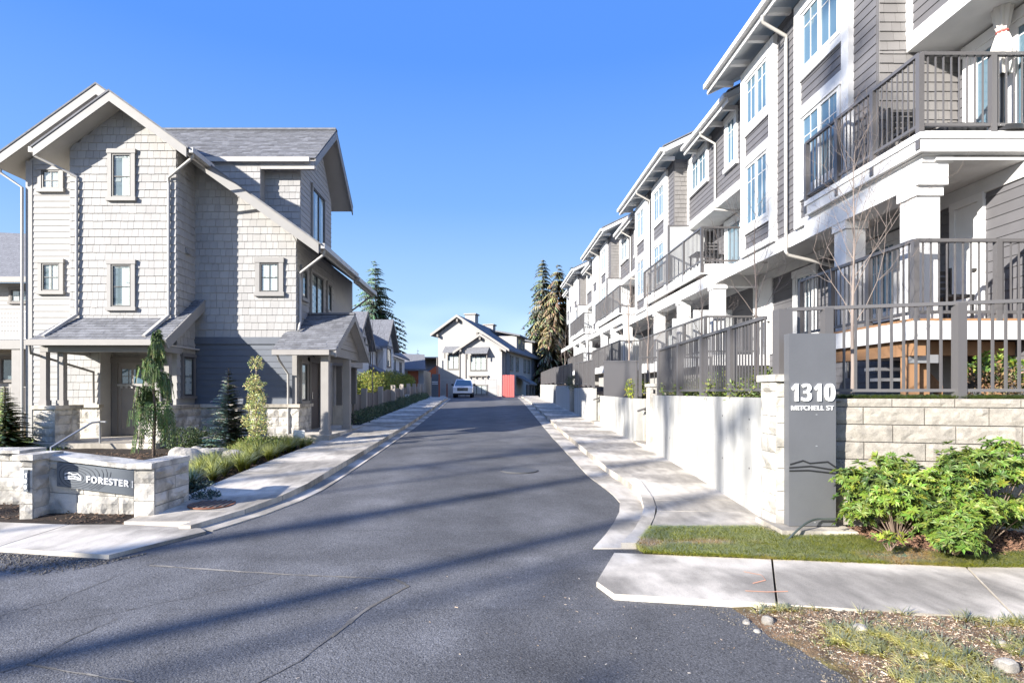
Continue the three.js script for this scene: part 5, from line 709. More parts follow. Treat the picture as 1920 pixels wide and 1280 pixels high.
{ const t = thing('cottage', 'low house with a slate roof and rusty red timber panels, left of the end house', 'house', [-9, prof(66), 68]), Y = (v) => EYE + v; const b = new MB(); b.box(-12, -7.6, prof(64) - .5, Y(2.5), 64.5, 72); b.build('wall', M.beige, t); const w = new MB(); w.box(-9.4, -8.2, prof(64) - .5, Y(2.45), 64.4, 64.5); w.build('timber_panel', M.redWood, t); const rf = new MB(); rf.hex([[-13, Y(2.4), 63.8], [-7.3, Y(2.4), 63.8], [-7.9, Y(4.3), 68], [-13, Y(4.5), 68], [-13, Y(2.6), 63.8], [-7.3, Y(2.6), 63.8], [-7.9, Y(4.5), 68], [-13, Y(4.7), 68]]); rf.build('roof', M.roof, t);
  const h = thing('barn', 'grey roofed building with a red timber gable behind the end house', 'house', [-10, prof(84), 86]); const c = new MB(); c.box(-14, -8.2, 0, Y(2.3), 84, 92); c.build('wall', M.beige, h); const g = new MB(); g.prism([[-10.3, Y(2.2)], [-6.2, Y(2.2)], [-6.2, Y(5.2)]], 'd', 83.8, 84); g.build('timber_gable', M.redWood, h); const r2 = new MB(); r2.hex([[-13.6, Y(5.0), 84], [-6.2, Y(5.0), 84], [-6.2, Y(5.0), 90], [-13.6, Y(5.0), 90], [-13.6, Y(5.2), 84], [-6.2, Y(5.2), 84], [-6.2, Y(5.2), 90], [-13.6, Y(5.2), 90]]); r2.hex([[-14.5, Y(2.0), 83], [-10.2, Y(2.0), 83], [-6.8, Y(5.0), 87], [-13.6, Y(5.0), 87], [-14.5, Y(2.2), 83], [-10.2, Y(2.2), 83], [-6.8, Y(5.2), 87], [-13.6, Y(5.2), 87]]); r2.build('roof', M.roof, h); }
// ---------------------------------------------------------------- the house that closes the view, turned a little to the right
{
  const d0 = 66, xc = X(879, d0), ang = 15.5 * Math.PI / 180, ca = Math.cos(ang), sa = Math.sin(ang), px = X(818, d0), W = (x, y, d) => { const u = x, v = d; return [px + u * ca + v * sa, EYE + y, -(d0 - u * sa + v * ca)]; };
  const t = thing('end_house', 'grey house with two front gables closing the view at the top of the lane', 'house', [px, prof(66), d0]), r = rngOf(311);
  const fr = (D) => (u, v, n) => { const q = W(u, v, D - n); return [q[0], q[1], -q[2]]; }, fs = (X0) => (u, v, n) => { const q = W(X0 + n, v, u); return [q[0], q[1], -q[2]]; };
  const B = (n, m, fn) => { const b = new MB(W); fn(b); return b.build(n, m, t); };
  const wid = 8.1, ax = 2.5, ay = 8.9, sl = .66, top = (x) => ay - sl * Math.abs(x - ax);
  B('wall', M.beige, (b) => { b.prism([[0, -1.2], [wid, -1.2], [wid, top(wid) - .4], [ax, ay - .3], [0, top(0) - .4]], 'd', .6, 34); }); B('gable_wall', M.beige, (b) => b.prism([[2.9, -1.2], [wid - .25, -1.2], [wid - .25, 4.95], [5.4, 6.35], [2.9, 4.95]], 'd', 0, .6));
  const slab = (n, m, x0, y0, x1, y1, a, e, th) => B(n, m, (b) => b.hex([[x0, y0 - th, a], [x1, y1 - th, a], [x1, y1 - th, e], [x0, y0 - th, e], [x0, y0, a], [x1, y1, a], [x1, y1, e], [x0, y0, e]]));
  for (const e of [-.75, wid + .6]) { slab('roof', M.roof, ax, ay, e, top(e), .0, 34.6, .22); slab('fascia', M.taupeLight, ax, ay + .02, e, top(e) + .02, -.06, -.005, .3); }
  for (const e of [2.2, wid + .35]) { const y = 6.6 - .62 * Math.abs(e - 5.4); slab('roof', M.roof, 5.4, 6.6, e, y, -.5, .9, .2); slab('fascia', M.taupeLight, 5.4, 6.62, e, y + .02, -.56, -.505, .28); }
  for (const [x, y, d] of [[ax, 8.3, .3], [.1, 6.6, .3], [4.9, 6.7, .3], [5.4, 6.1, -.25], [3.1, 4.8, -.25], [7.8, 4.8, -.25]]) B('bracket', M.taupe, (b) => b.box(x - .1, x + .1, y - .2, y + .12, d - .25, d + .3));
  for (const [x0, x1, y0, y1, D] of [[1.5 - .35, 2.75 - .2, 2.7, 4.3, .6], [4.1, 6.0, 2.5, 4.1, 0]]) { windowOn(t, fr(D), x0 + .1, x1, y0, y1, { trimMat: M.taupe, lights: x1 - x0 > 1.5 ? 3 : 2, gridV: [.5], blind: [.1, 1] }); B('awning', M.roof, (b) => b.hex([[x0 - .3, y1 + .2, D - .9], [x1 + .4, y1 + .2, D - .9], [x1 + .4, y1 + .9, D], [x0 - .3, y1 + .9, D], [x0 - .3, y1 + .3, D - .9], [x1 + .4, y1 + .3, D - .9], [x1 + .4, y1 + 1.02, D], [x0 - .3, y1 + 1.02, D]])); B('awning_bracket', M.taupe, (b) => { for (const x of [x0 - .2, x1 + .2]) b.box(x, x + .1, y1 - .4, y1 + .2, D - .6, D - .45); }); }
  B('shelf_bracket', M.taupe, (b) => { b.box(4, 6.3, 1.75, 1.9, -.25, 0); for (const x of [4.1, 4.8, 5.5, 6.1]) b.box(x, x + .1, 1.55, 1.75, -.2, 0); }); windowOn(t, fr(0), 4.3, 6.1, -.25, .75, { trimMat: M.taupe, lights: 3, blind: [0, 1] });
  for (const x of [.1, 2.88, 3.6]) B('downspout', M.taupe, (b) => b.box(x - .05, x + .05, -1, x === .1 ? 4 : 4.9, -.1, .0));
  for (const [d, y] of [[6, 9.2], [14.5, 8.85]]) { B('chimney', M.beige, (b) => b.box(ax - .95, ax + .35, ay - 1.6, y + .5, d, d + 1.4)); B('chimney_cap', M.taupeLight, (b) => b.box(ax - 1.1, ax + .5, y + .5, y + .65, d - .15, d + 1.55)); }
  // the side that runs away to the right: dormers, windows, porches
  for (const [a, e] of [[9, 14], [19, 24.5]]) { B('dormer', M.beige, (b) => b.box(wid - 3, wid - .6, 5.2, 7.2, a, e)); B('dormer_roof', M.roof, (b) => b.hex([[wid - 4, 7.9, a - .4], [wid - .1, 7.1, a - .4], [wid - .1, 7.1, e + .4], [wid - 4, 7.9, e + .4], [wid - 4, 8.1, a - .4], [wid - .1, 7.3, a - .4], [wid - .1, 7.3, e + .4], [wid - 4, 8.1, e + .4]])); for (const u of [a + .7, a + 2.8]) windowOn(t, fs(wid - .6), u, u + 1.4, 5.6, 6.9, { trimMat: M.taupe, lights: 2 }); }
  for (const u of [3, 6, 10.5, 13, 18, 21, 26]) windowOn(t, fs(wid), u, u + 1.2, 2.6, 4.2, { trimMat: M.taupe, lights: 2, blind: [.3, 1] }); B('side_bay', M.slate, (b) => b.box(wid, wid + .15, -1, 4.6, .6, 2.2)); B('side_bay', M.slate, (b) => b.box(wid, wid + .15, 1.8, 4.6, 15.5, 17));
  B('porch_roof', M.roof, (b) => b.hex([[wid, 1.9, 6], [wid + 1.8, .9, 6], [wid + 1.8, .9, 10], [wid, 1.9, 10], [wid, 2.1, 6], [wid + 1.8, 1.1, 6], [wid + 1.8, 1.1, 10], [wid, 2.1, 10]])); for (const d of [6.2, 8, 9.8]) B('post', M.taupe, (b) => b.box(wid + 1.4, wid + 1.6, -1, .9, d - .1, d + .1)); B('garage_door', M.doorDark, (b) => b.box(wid, wid + .06, -1, 1, 12, 17));
}
// ---------------------------------------------------------------- pickup parked at the kerb
{
  const d = 55, xc = -2.72, g = prof(55), t = thing('pickup_truck', 'white pickup truck facing the camera, parked by the left kerb up the lane', 'truck', [xc, g, d]), P = (x) => xc + x, B = (n, m, fn, par = t) => { const b = new MB(); fn(b); return b.build(n, m, par); };
  const ring = (y, z, w, k) => [[P(-w), g + y, d + z], [P(w), g + y, d + z]];
  B('body', M.carPaint, (b) => { const sec = [[.55, .0, .93, 1.02], [.55, .35, .98, 1.14], [.5, 1.5, .98, 1.2], [.5, 5.3, .98, 1.2]]; for (let i = 0; i < 3; i++) { const [y0, z0, w0, h0] = sec[i], [y1, z1, w1, h1] = sec[i + 1], c = .10; const s = (y, z, w, h) => [[P(-w), g + y, d + z], [P(w), g + y, d + z], [P(w), g + h - c, d + z], [P(w - c), g + h, d + z], [P(-w + c), g + h, d + z], [P(-w), g + h - c, d + z]].map((q) => b.xf(...q)); const A = s(y0, z0, w0, h0), Q = s(y1, z1, w1, h1), m = b.xf(P(0), g + .8, d + (z0 + z1) / 2); if (!i) b.face(A, m); if (i === 2) b.face(Q, m); for (let k = 0; k < 6; k++) b.face([A[k], A[(k + 1) % 6], Q[(k + 1) % 6], Q[k]], m); } });
  const cab = B('cab', M.carPaint, (b) => b.hex([[P(-.94), g + 1.18, d + 1.5], [P(.94), g + 1.18, d + 1.5], [P(.94), g + 1.18, d + 3.6], [P(-.94), g + 1.18, d + 3.6], [P(-.72), g + 1.86, d + 2.1], [P(.72), g + 1.86, d + 2.1], [P(.72), g + 1.86, d + 3.5], [P(-.72), g + 1.86, d + 3.5]]));
  B('windscreen', M.glass, (b) => b.hex([[P(-.84), g + 1.22, d + 1.5], [P(.84), g + 1.22, d + 1.5], [P(.84), g + 1.22, d + 1.56], [P(-.84), g + 1.22, d + 1.56], [P(-.67), g + 1.78, d + 1.995], [P(.67), g + 1.78, d + 1.995], [P(.67), g + 1.78, d + 2.05], [P(-.67), g + 1.78, d + 2.05]]));
  const gr = B('grille', M.black, (b) => b.box(P(-.52), P(.52), g + .68, g + .98, d - .03, d + .02)); B('grille_bar', M.chrome, (b) => b.box(P(-.5), P(.5), g + .815, g + .84, d - .045, d - .031), gr); B('badge', M.plate, (b) => b.geo(new THREE.SphereGeometry(.07, 12, 8), new THREE.Matrix4().makeTranslation(P(0), g + .83, -(d - .04)).multiply(new THREE.Matrix4().makeScale(1.3, .6, .25))), gr);
  for (const s of [-1, 1]) { B('headlight', M.lampGlass, (b) => b.box(P(s * .54), P(s * .88), g + .76, g + .97, d - .028, d + .03)); B('mirror', M.black, (b) => { b.box(P(s * .99), P(s * 1.2), g + 1.2, g + 1.4, d + 1.75, d + 1.85); b.box(P(s * .92), P(s * 1.0), g + 1.22, g + 1.27, d + 1.77, d + 1.83); }); for (const z of [.9, 4.4]) { const w = new MB(); w.geo(new THREE.CylinderGeometry(.4, .4, .27, 22).rotateZ(Math.PI / 2), new THREE.Matrix4().makeTranslation(P(s * .82), g + .4, -(d + z))); const wh = w.build('wheel', M.tyre, t); const k = new MB(); k.geo(new THREE.CylinderGeometry(.23, .23, .02, 16).rotateZ(Math.PI / 2), new THREE.Matrix4().makeTranslation(P(s * .965), g + .4, -(d + z))); k.build('rim', M.chrome, wh); } }
  B('bumper', M.carPaint, (b) => b.box(P(-.93), P(.93), g + .46, g + .66, d - .1, d + .05)); B('lower_grille', M.black, (b) => b.box(P(-.8), P(.8), g + .3, g + .46, d - .05, d + .1)); B('licence_plate', M.letter, (b) => b.box(P(-.15), P(.15), g + .5, g + .62, d - .115, d - .1)); B('underside', M.black, (b) => b.box(P(-.8), P(.8), g + .3, g + .55, d + .3, d + 5.2));
}
// ---------------------------------------------------------------- street things up the lane
{ const d = 53, t = thing('site_sign', 'dark blue upright site sign with two lines of white lettering, left of the pickup', 'sign', [X(815, d), prof(d), d]); const b = new MB(); b.box(X(809, d), X(822, d), prof(d) + .05, H(701, d), d, d + .3); b.build('panel', M.plate, t); const e = new MB(); e.box(X(822, d) + .003, X(824.5, d), prof(d), H(701, d), d + .02, d + .28); e.build('edge_strip', M.redWood, t); for (const y of [715, 718.5]) for (let k = 0; k < 5; k++) { const q = new MB(); q.box(X(810.5 + k * 2.1, d), X(812 + k * 2.1, d), H(y + 1.6, d), H(y, d), d - .012, d); q.build('lettering', M.letter, t); } }
{ const d = 60, t = thing('red_barrier', 'red construction board barrier in front of the end house, right of the pickup', 'barrier', [X(953, d), prof(d), d]); for (let k = 0; k < 5; k++) { const b = new MB(); b.box(X(942.5, d) + k * .25, X(942.5, d) + k * .25 + .215, prof(d) - .1, H(703, d) + .02 * (k % 2), d, d + .06); b.build('board', M.red, t); } for (let k = 0; k < 6; k++) { const b = new MB(); b.box(X(934, d), X(942, d), prof(d) + k * .22, prof(d) + k * .22 + .03, d, d + .02); b.build('rail', M.red, t); } const p = new MB(); p.box(X(934, d) - .03, X(934, d), prof(d), prof(d) + 1.3, d, d + .03); p.build('post', M.red, t); }
{ const d = 61, t = thing('mesh_fence', 'thin grey temporary mesh fence behind the white pickup', 'fence', [X(870, d), prof(d), d]); for (let k = 0; k <= 5; k++) { const b = new MB(), x = X(826 + k * 21, d); b.tube([[x, prof(d), d], [x, prof(d) + 1.9, d]], .03, 6); b.build('post', M.steel, t); } for (const y of [.15, 1.0, 1.85]) { const b = new MB(); b.tube([[X(826, d), prof(d) + y, d], [X(931, d), prof(d) + y, d]], .016, 5); b.build('rail', M.steel, t); } const w = new MB(); for (let k = 0; k < 40; k++) { const x = lerp(X(826, d), X(931, d), (k + .5) / 40); w.tube([[x, prof(d) + .15, d], [x, prof(d) + 1.85, d]], .003, 3); } w.build('wires', M.steel, t).userData.kind = 'stuff'; }
{ const d = 52, t = thing('marker_post', 'short rusty marker post at the pavement edge beside the pickup', 'post', [X(838, d), prof(d), d]); const b = new MB(); b.box(X(838, d) - .06, X(838, d) + .06, prof(d), prof(d) + 1.3, d, d + .12); b.build('post', M.rust, t); const c = new MB(); c.hex([[-.06, 0, 0], [.06, 0, 0], [.06, 0, .12], [-.06, 0, .12], [-.01, .1, .05], [.01, .1, .05], [.01, .1, .07], [-.01, .1, .07]].map(([x, y, z]) => [X(838, d) + x, prof(d) + 1.3 + y, d + z])); c.build('cap', M.rust, t); }
for (const [px, py, d, label] of [[560, 814, 14.1, 'small white garden notice on a stake in front of the side entrance'], [700, 786, 22.8, 'small white garden notice on a stake by the board fence'], [763, 742, 36, 'farther small white garden notice among the low shrubs']]) { const t = thing('garden_notice', label, 'sign', [X(px, d), prof(d), d]); const b = new MB(); b.box(X(px, d) - .14, X(px, d) + .14, H(py, d) - .1, H(py, d) + .1, d, d + .02); b.build('board', M.white, t); const s = new MB(); s.box(X(px, d) - .02, X(px, d) + .02, prof(d) - .05, H(py, d) - .1, d + .004, d + .03); s.build('stake', M.postWood, t); }
{ // board fence along the left pavement
  const t = thing('board_fence', 'weathered upright board fence stepping up the lane in front of the hedge', 'fence', [-5.2, prof(30), 30]), r = rngOf(321); let x = (d) => pl([[21, -5.35], [30, -5.3], [46, -5.7], [52, -6.2]], d);
  for (let d = 22.2, k = 0; d < 51; d += .44, k++) { const q = new MB(), stepped = Math.floor(d / 2.4) * 2.4, h = prof(stepped) + 1.06 + .05 * (r() - .5); q.box(x(d) - .03, x(d) + .0, prof(d) - .1, h, d, d + .43, .8 + .4 * r()); q.build('board', M.fenceWood, t); }
  for (let d = 23.4; d < 51; d += 3.4) { const q = new MB(); q.box(x(d) + .0, x(d) + .22, prof(d) - .1, prof(d) + 1.26, d, d + .2, .9 + .2 * r()); q.build('post', M.postWood, t); }
}

// ---------------------------------------------------------------- plants
const V = (x, y, z) => new THREE.Vector3(x, y, z);
function leaf(mb, p, dir, up, len, w, c, fold = .25) { // one folded leaf in world space: base p, direction, rough upward side
  const s = V().crossVectors(dir, up).normalize(), n = V().crossVectors(s, dir).normalize(), m = p.clone().addScaledVector(dir, len * .5), tip = p.clone().addScaledVector(dir, len).addScaledVector(n, -len * .12);
  const a = m.clone().addScaledVector(s, w / 2).addScaledVector(n, w * fold), b = m.clone().addScaledVector(s, -w / 2).addScaledVector(n, w * fold);
  for (const [q1, q2] of [[a, tip], [tip, b]]) { const N = V().crossVectors(q1.clone().sub(p), q2.clone().sub(p)).normalize().toArray(); for (const q of [p, q1, q2]) mb.v(q.toArray(), N, c); }
}
const rdir = (r) => { const z = r() * 2 - 1, a = r() * Math.PI * 2, s = Math.sqrt(1 - z * z); return V(s * Math.cos(a), z, s * Math.sin(a)); };
const mixc = (a, b, t) => [lerp(a[0], b[0], t), lerp(a[1], b[1], t), lerp(a[2], b[2], t)];
// conifer: trunk, and boughs that carry flat drooping sprays
function conifer(t, x, d, y0, h, rad, r, o = {}) {
  const { from = .12, whorls = 34, per = 5, droop = .35, steps = 7, colA = [.06, .11, .07], colB = [.15, .21, .10], spray = .34, trunkR = h * .009, bare = .0, up = .0, power = .85, gapY = 1, hang = .5 } = o;
  const tr = new MB(); tr.tube([[x, y0 - .1, d], [x + (r() - .5) * h * .012 * (o.bend ?? 1), y0 + h * .3, d], [x + (r() - .5) * h * .016 * (o.bend ?? 1), y0 + h * .6, d + (r() - .5) * h * .012 * (o.bend ?? 1)], [x, y0 + h * .98, d]], [trunkR, trunkR * .8, trunkR * .55, .012], 7); tr.build('trunk', o.bark ?? M.bark, t);
  const mb = new MB(), br = new MB();
  for (let w = 0; w < whorls; w++) { const f = from + (1 - from) * Math.pow((w + r() * .8) / whorls, gapY); if (f > .985) continue; const n = per + (r() < .5 ? 1 : 0), a0 = r() * 6.3;
    for (let k = 0; k < n; k++) { if (r() < (o.thin && f < o.thin[0] ? o.thin[1] : bare)) continue; const L = rad * Math.pow(1 - f, power) * (.6 + .55 * r()) + .03 * h * .2, az = a0 + k / n * 6.283 + (r() - .5) * .7, D = V(Math.cos(az), 0, Math.sin(az)), P0 = V(x, y0 + f * h, -d); let prev = P0;
      const col = mixc(colA, colB, clamp(r() * .8 + .25 * f, 0, 1)), pts = [[P0.x, P0.y, -P0.z]];
      for (let s = 1; s <= steps; s++) { const q = s / steps, P = P0.clone().addScaledVector(D, L * q); P.y += L * (up * q - droop * q * q + .10 * Math.sin(q * 3.1)); const w2 = spray * L * (1.05 - q * .75) * (.7 + .6 * r()) + .02, S = V(-D.z, 0, D.x);
        for (const sd of [-1, 1]) { const tip = P.clone().addScaledVector(S, sd * w2).addScaledVector(D, w2 * .55); tip.y -= w2 * hang * (.5 + r()); const N = V(S.x * sd * .4 + D.x * .7, .7, S.z * sd * .4 + D.z * .7).normalize().toArray(), c = col.map((v) => v * (.75 + .5 * r())); const mid = prev.clone().lerp(P, .5); for (const q2 of [prev, P, tip]) mb.v(q2.toArray(), N, c); const t2 = mid.clone().addScaledVector(S, sd * w2 * .7); t2.y -= w2 * hang * 1.2; for (const q2 of [mid, P, t2]) mb.v(q2.toArray(), N, c.map((v) => v * .85)); }
        prev = P; pts.push([P.x, P.y, -P.z]); }
      if (!o.noBough) br.tube([pts[0], pts[Math.ceil(steps / 2)], pts[steps]], [trunkR * .22 * (1 - f) + .004, trunkR * .12 * (1 - f) + .003, .002], 4, 1, false); } }
  if (br.p.length) { const b = br.build('boughs', o.bark ?? M.bark, t); b.userData.kind = 'stuff'; } const c = mb.build('crown', M.needle, t); return c;
}
// leafless young tree
function bareTree(name, label, x, d, y0, h, seed, o = {}) {
  const r = rngOf(seed), t = thing(name, label, 'tree', [x, y0, d], o.group), tr = new MB(), tw = new MB(), { rad = h * .011, clear = .25, spread = .55, depth = 4, m = M.barkPale, n1 = 9 } = o;
  const P = []; for (let k = 0; k <= 8; k++) P.push([x + (r() - .5) * .04 * h * .3 * (k / 8) * 2, y0 + h * .86 * k / 8, d + (r() - .5) * .04]); tr.tube(P, P.map((_, k) => rad * (1 - .9 * Math.pow(k / 8, .8))), 8); tr.build('trunk', m, t);
  const grow = (p, dir, L, R, g) => { const q = p.clone(), pts = [[p.x, p.y, -p.z]], D = dir.clone(); const n = 4; for (let i = 0; i < n; i++) { D.add(rdir(r).multiplyScalar(.16)).add(V(0, .10, 0)).normalize(); q.addScaledVector(D, L / n); pts.push([q.x, q.y, -q.z]); if (g > 0 && i > 0) { const k = r() < .75 ? 1 : 2; for (let j = 0; j < k; j++) { const s = rdir(r); s.addScaledVector(D, -s.dot(D)).normalize(); grow(q.clone(), D.clone().multiplyScalar(.75).addScaledVector(s, .65).normalize(), L * (.4 + .25 * r()), R * .55, g - 1); } } } tw.tube(pts, [R, R * .8, R * .6, R * .45, R * .25], g > 1 ? 5 : 3, 1, false); };
  for (let k = 0; k < n1; k++) { const f = clear + (.86 - clear) * (k + .5 * r()) / n1, az = k * 2.4 + r(), i = f / .86 * 8, a = P[Math.floor(i)], b = P[Math.min(8, Math.floor(i) + 1)], q = i - Math.floor(i); grow(V(lerp(a[0], b[0], q), y0 + h * f, -lerp(a[2], b[2], q)), V(Math.cos(az) * spread, .75, Math.sin(az) * spread).normalize(), h * (.34 - .2 * f) * (.8 + .4 * r()), rad * .27 * (1.05 - .7 * f), depth - 2); }
  tw.build('branches', m, t); return t;
}
// leafy shrub made of whorls of leaves; the largest whorls are parts of their own
function shrub(label, x, d, y0, w, h, dep, n, seed, o = {}) {
  const r = rngOf(seed), t = thing(o.name ?? 'leafy_shrub', label, 'shrub', [x, y0, d], o.group), { len = .062, colA = [.045, .105, .02], colB = [.225, .32, .042], tip = [.34, .38, .05], tips = .1, per = 8, parts = 220, wid = .38 } = o;
  const st = new MB();
  const lobes = Array.from({ length: o.lobes ?? Math.max(3, Math.round(14 * w)) * 2 }, () => { const az = r() * 6.283, q = Math.sqrt(r()) * .8, e = r(); return { x: Math.cos(az) * q * w * .5, z: Math.sin(az) * q * dep * .5, y: h * (.14 + .66 * e * (1 - .45 * q)), s: (.10 + .11 * r()) * Math.min(1, w + .25), t: .55 + .6 * r(), g: r() }; });
  for (const L of lobes) st.tube([[x + L.x * .15, y0, d - L.z * .15], [x + L.x * .6, y0 + L.y * .55, d - L.z * .6], [x + L.x, y0 + L.y, d - L.z]], [.008, .006, .004], 4, 1, false);
  st.build('stems', M.bark, t);
  const rest = new MB(); for (let k = 0; k < n; k++) { const Lb = lobes[k % lobes.length], a = rdir(r); if (a.y < -.3) a.y *= -.6; const R = (r() < .12 ? 1.25 + .5 * r() : .55 + .55 * r()) * Lb.s, P = V(x + Lb.x + a.x * R, y0 + Math.max(.05, Lb.y + a.y * R * .85), -d + Lb.z + a.z * R), ax = a.clone().add(V(0, .6, 0)).add(rdir(r).multiplyScalar(.4)).normalize();
    const isTip = r() < tips && a.y > -.1, base = (isTip ? mixc(colB, tip, .5 + .5 * r()) : mixc(colA, colB, clamp(.6 * Lb.g + .55 * r(), 0, 1))).map((v) => v * Lb.t), mb = k < parts ? new MB() : rest, s = V().crossVectors(ax, V(.3, .2, .9)).normalize(), s2 = V().crossVectors(ax, s), L = len * (.75 + .5 * r()); const m = per + Math.floor(r() * 4);
    for (let j = 0; j < m; j++) { const an = j / m * 6.283 + r() * .5, el = isTip ? .5 + .5 * r() : -.1 + .7 * r(), D = s.clone().multiplyScalar(Math.cos(an)).addScaledVector(s2, Math.sin(an)).multiplyScalar(Math.cos(el)).addScaledVector(ax, Math.sin(el)).normalize(); leaf(mb, P, D, ax, L * (.8 + .4 * r()), L * wid, base.map((v) => v * (.8 + .4 * r()))); }
    if (k < parts) mb.build('leaf_whorl', M.leaf, t); }
  if (rest.p.length) { const m = rest.build('foliage', M.leaf, t); m.userData.kind = 'stuff'; } return t;
}
// small-leaved mass in lobes, for plants whose leaves are too small to pick apart
function leafMass(t, name, lobes, n, size, colA, colB, r, o = {}) { const mb = new MB(); let tot = lobes.reduce((s, l) => s + l[3] * l[4], 0); for (const [x, y, d, rx, ry, rz = rx] of lobes) { const m = Math.round(n * rx * ry / tot); for (let k = 0; k < m; k++) { const a = rdir(r), R = Math.pow(r(), .3) * (.85 + .3 * r()); const P = V(x + a.x * rx * R, y + a.y * ry * R, -d + a.z * rz * R), D = a.clone().add(rdir(r).multiplyScalar(.8)).add(V(0, o.up ?? .25, 0)).normalize(); leaf(mb, P, D, a.clone().add(V(0, .5, .01)), size * (.6 + .8 * r()), size * (o.w ?? .45), mixc(colA, colB, r()).map((v) => v * (.8 + .4 * r()))); } } return mb.build(name, o.m ?? M.leaf, t); }
function tuft(mb, x, y, d, h, n, spread, colA, colB, r, w = .008) { for (let k = 0; k < n; k++) { const az = r() * 6.283, lean = spread * (.25 + .75 * r()), L = h * (.6 + .5 * r()), ca = Math.cos(az), sa = Math.sin(az), c = mixc(colA, colB, r()), N = V(ca * .3, .9, sa * .3).normalize().toArray(), S = [-sa * w, 0, ca * w]; const P = (f) => { const out = lean * L * f * f * 1.1 + .02 * f, yy = L * (f - .45 * lean * f * f); return [x + ca * (out + .012), y + yy, -d + sa * (out + .012)]; }; const a = P(0), b = P(.5), e = P(1); const A = [a, b].map((q) => [[q[0] - S[0], q[1], q[2] - S[2]], [q[0] + S[0], q[1], q[2] + S[2]]]); for (const q of [A[0][0], A[0][1], A[1][1], A[0][0], A[1][1], A[1][0], A[1][0], A[1][1], e]) mb.v(q, N, c); } }

// tall firs on the far side of the cross street, behind the camera: their shade falls across the lane
{
  const r = rngOf(401);
  const at = (w, s) => [.616 * w + .788 * s, -.788 * w + .616 * s];
  [[-10.1, -33, 27, .22, 0], [-6.9, -28, 26, .27, 0], [-4.6, -24, 25, .2, 2]].forEach(([w, s, h, tr, den]) => { const [x, d] = at(w, s), t = thing('pine_tree', 'tall pine with a long bare trunk standing across the cross street behind the viewpoint', 'tree', [x, 0, d], 'pines behind the viewpoint'); conifer(t, x, d, 0, h, den === 2 ? 3.0 : 2.4, r, { from: .2, whorls: 26, per: 5, steps: 6, droop: .2, bare: [.3, .12, .0][den], thin: [den === 2 ? .64 : .58, .97], spray: [.26, .30, .42][den], power: .5, trunkR: tr, bend: 2.2 }); });
  [[-2.2, -15, 7.2, 1.2, .15], [-12.6, -28, 18, 1.6, .42], [-8.6, -25, 15, 1.3, .45], [-3.9, -29, 17, 1.4, .45]].forEach(([w, s, h, rad, gap]) => { const [x, d] = at(w, s), t = thing('fir_tree', 'young fir standing across the cross street behind the viewpoint', 'tree', [x, 0, d], 'firs behind the viewpoint'); conifer(t, x, d, 0, h, rad, r, { from: .3, whorls: 13, per: 4, steps: 5, droop: .3, bare: gap, spray: .28, power: .6, trunkR: h > 10 ? .15 : .08 }); });
}
// conifers beyond the houses
{ const r = rngOf(411), mk = (label, px, py, d, rad, o, name = 'conifer') => { const x = X(px, d), y = H(py, d), t = thing(name, label, 'tree', [x, 0, d]); conifer(t, x, d, 0, y, rad, r, o); };
  mk('open blue green spruce rising behind the left row of houses', 703, 480, 78, 7.2, { from: .2, whorls: 36, per: 7, steps: 8, colA: [.09, .16, .12], colB: [.22, .31, .20], spray: .30, droop: .12, up: -.05, hang: .7, power: .8, bare: .2 }, 'spruce_tree');
  mk('small distant spruce between the left houses and the end house', 783, 650, 98, 2.4, { whorls: 20, steps: 5, from: .2 }, 'spruce_tree');
  mk('tall slim dark fir, leftmost of three conifers beyond the right row', 1018, 478, 88, 5.6, { whorls: 46, per: 8, from: .08, steps: 7, spray: .36, hang: .8, droop: .45, colA: [.09, .13, .09], colB: [.28, .27, .15], bare: .2, power: .75 });
  mk('tall cedar with golden brown foliage, middle of three conifers beyond the right row', 1046, 490, 84, 5.4, { whorls: 46, per: 8, from: .06, steps: 7, spray: .36, hang: .9, droop: .5, colA: [.17, .15, .08], colB: [.36, .31, .16], bare: .3, power: .6 }, 'cedar_tree');
  mk('dark green fir half hidden by the eaves of the right row', 1072, 492, 90, 5.6, { whorls: 46, per: 6, from: .06, steps: 7, spray: .3, hang: .8, droop: .45, colA: [.07, .11, .08], colB: [.18, .22, .12] });
  mk('shorter brownish cedar at the foot of the tall conifers', 1030, 585, 80, 4.2, { whorls: 34, per: 6, from: .05, steps: 6, spray: .34, hang: .9, droop: .5, colA: [.19, .16, .09], colB: [.36, .30, .16], bare: .2 }, 'cedar_tree'); }
// bare young trees on the right
bareTree('bare_tree', 'thin leafless young tree on the lawn strip behind the picket fence by the number sign', X(1600, 7.55), 7.55, WALL_Y - .03, 3.9, 421, { rad: .03, m: M.barkPale, clear: .24, depth: 4, n1: 19, spread: .42 });
bareTree('bare_tree', 'leafless pale young tree in front of the second white bay', X(1418, 10.4), 10.4, WALL_Y - .05, 4.4, 423, { rad: .034, clear: .3, n1: 15 });
bareTree('bare_tree', 'small leafless tree behind the middle of the grey picket fence', X(1316, 12), 12, WALL_Y - .05, 3.0, 425, { rad: .03, clear: .35, n1: 9 });
bareTree('bare_tree', 'leafless reddish tree above the first stairs', X(1215, 15.5), 15.5, EYE - .1, 3.6, 427, { rad: .04, clear: .3 }); bareTree('bare_tree', 'leafless tree beside the second stairs up the right side', X(1180, 19), 19, EYE - .1, 4.6, 429, { rad: .05, clear: .3 }); bareTree('bare_tree', 'slim leafless tree far up the right side by the fourth wall', X(1104, 28), 28, EYE + .2, 4.6, 431, { rad: .05 });
bareTree('bare_tree', 'slim leafless street tree beside the board fence on the left', X(698, 24), 24, prof(24), 5.2, 433, { rad: .04, clear: .3, m: M.barkPale });
bareTree('bare_tree', 'leafless tree with spreading twigs just outside the fence of the third wall', X(1060, 42), 42, prof(42) + .6, 5, 435, { rad: .05 });
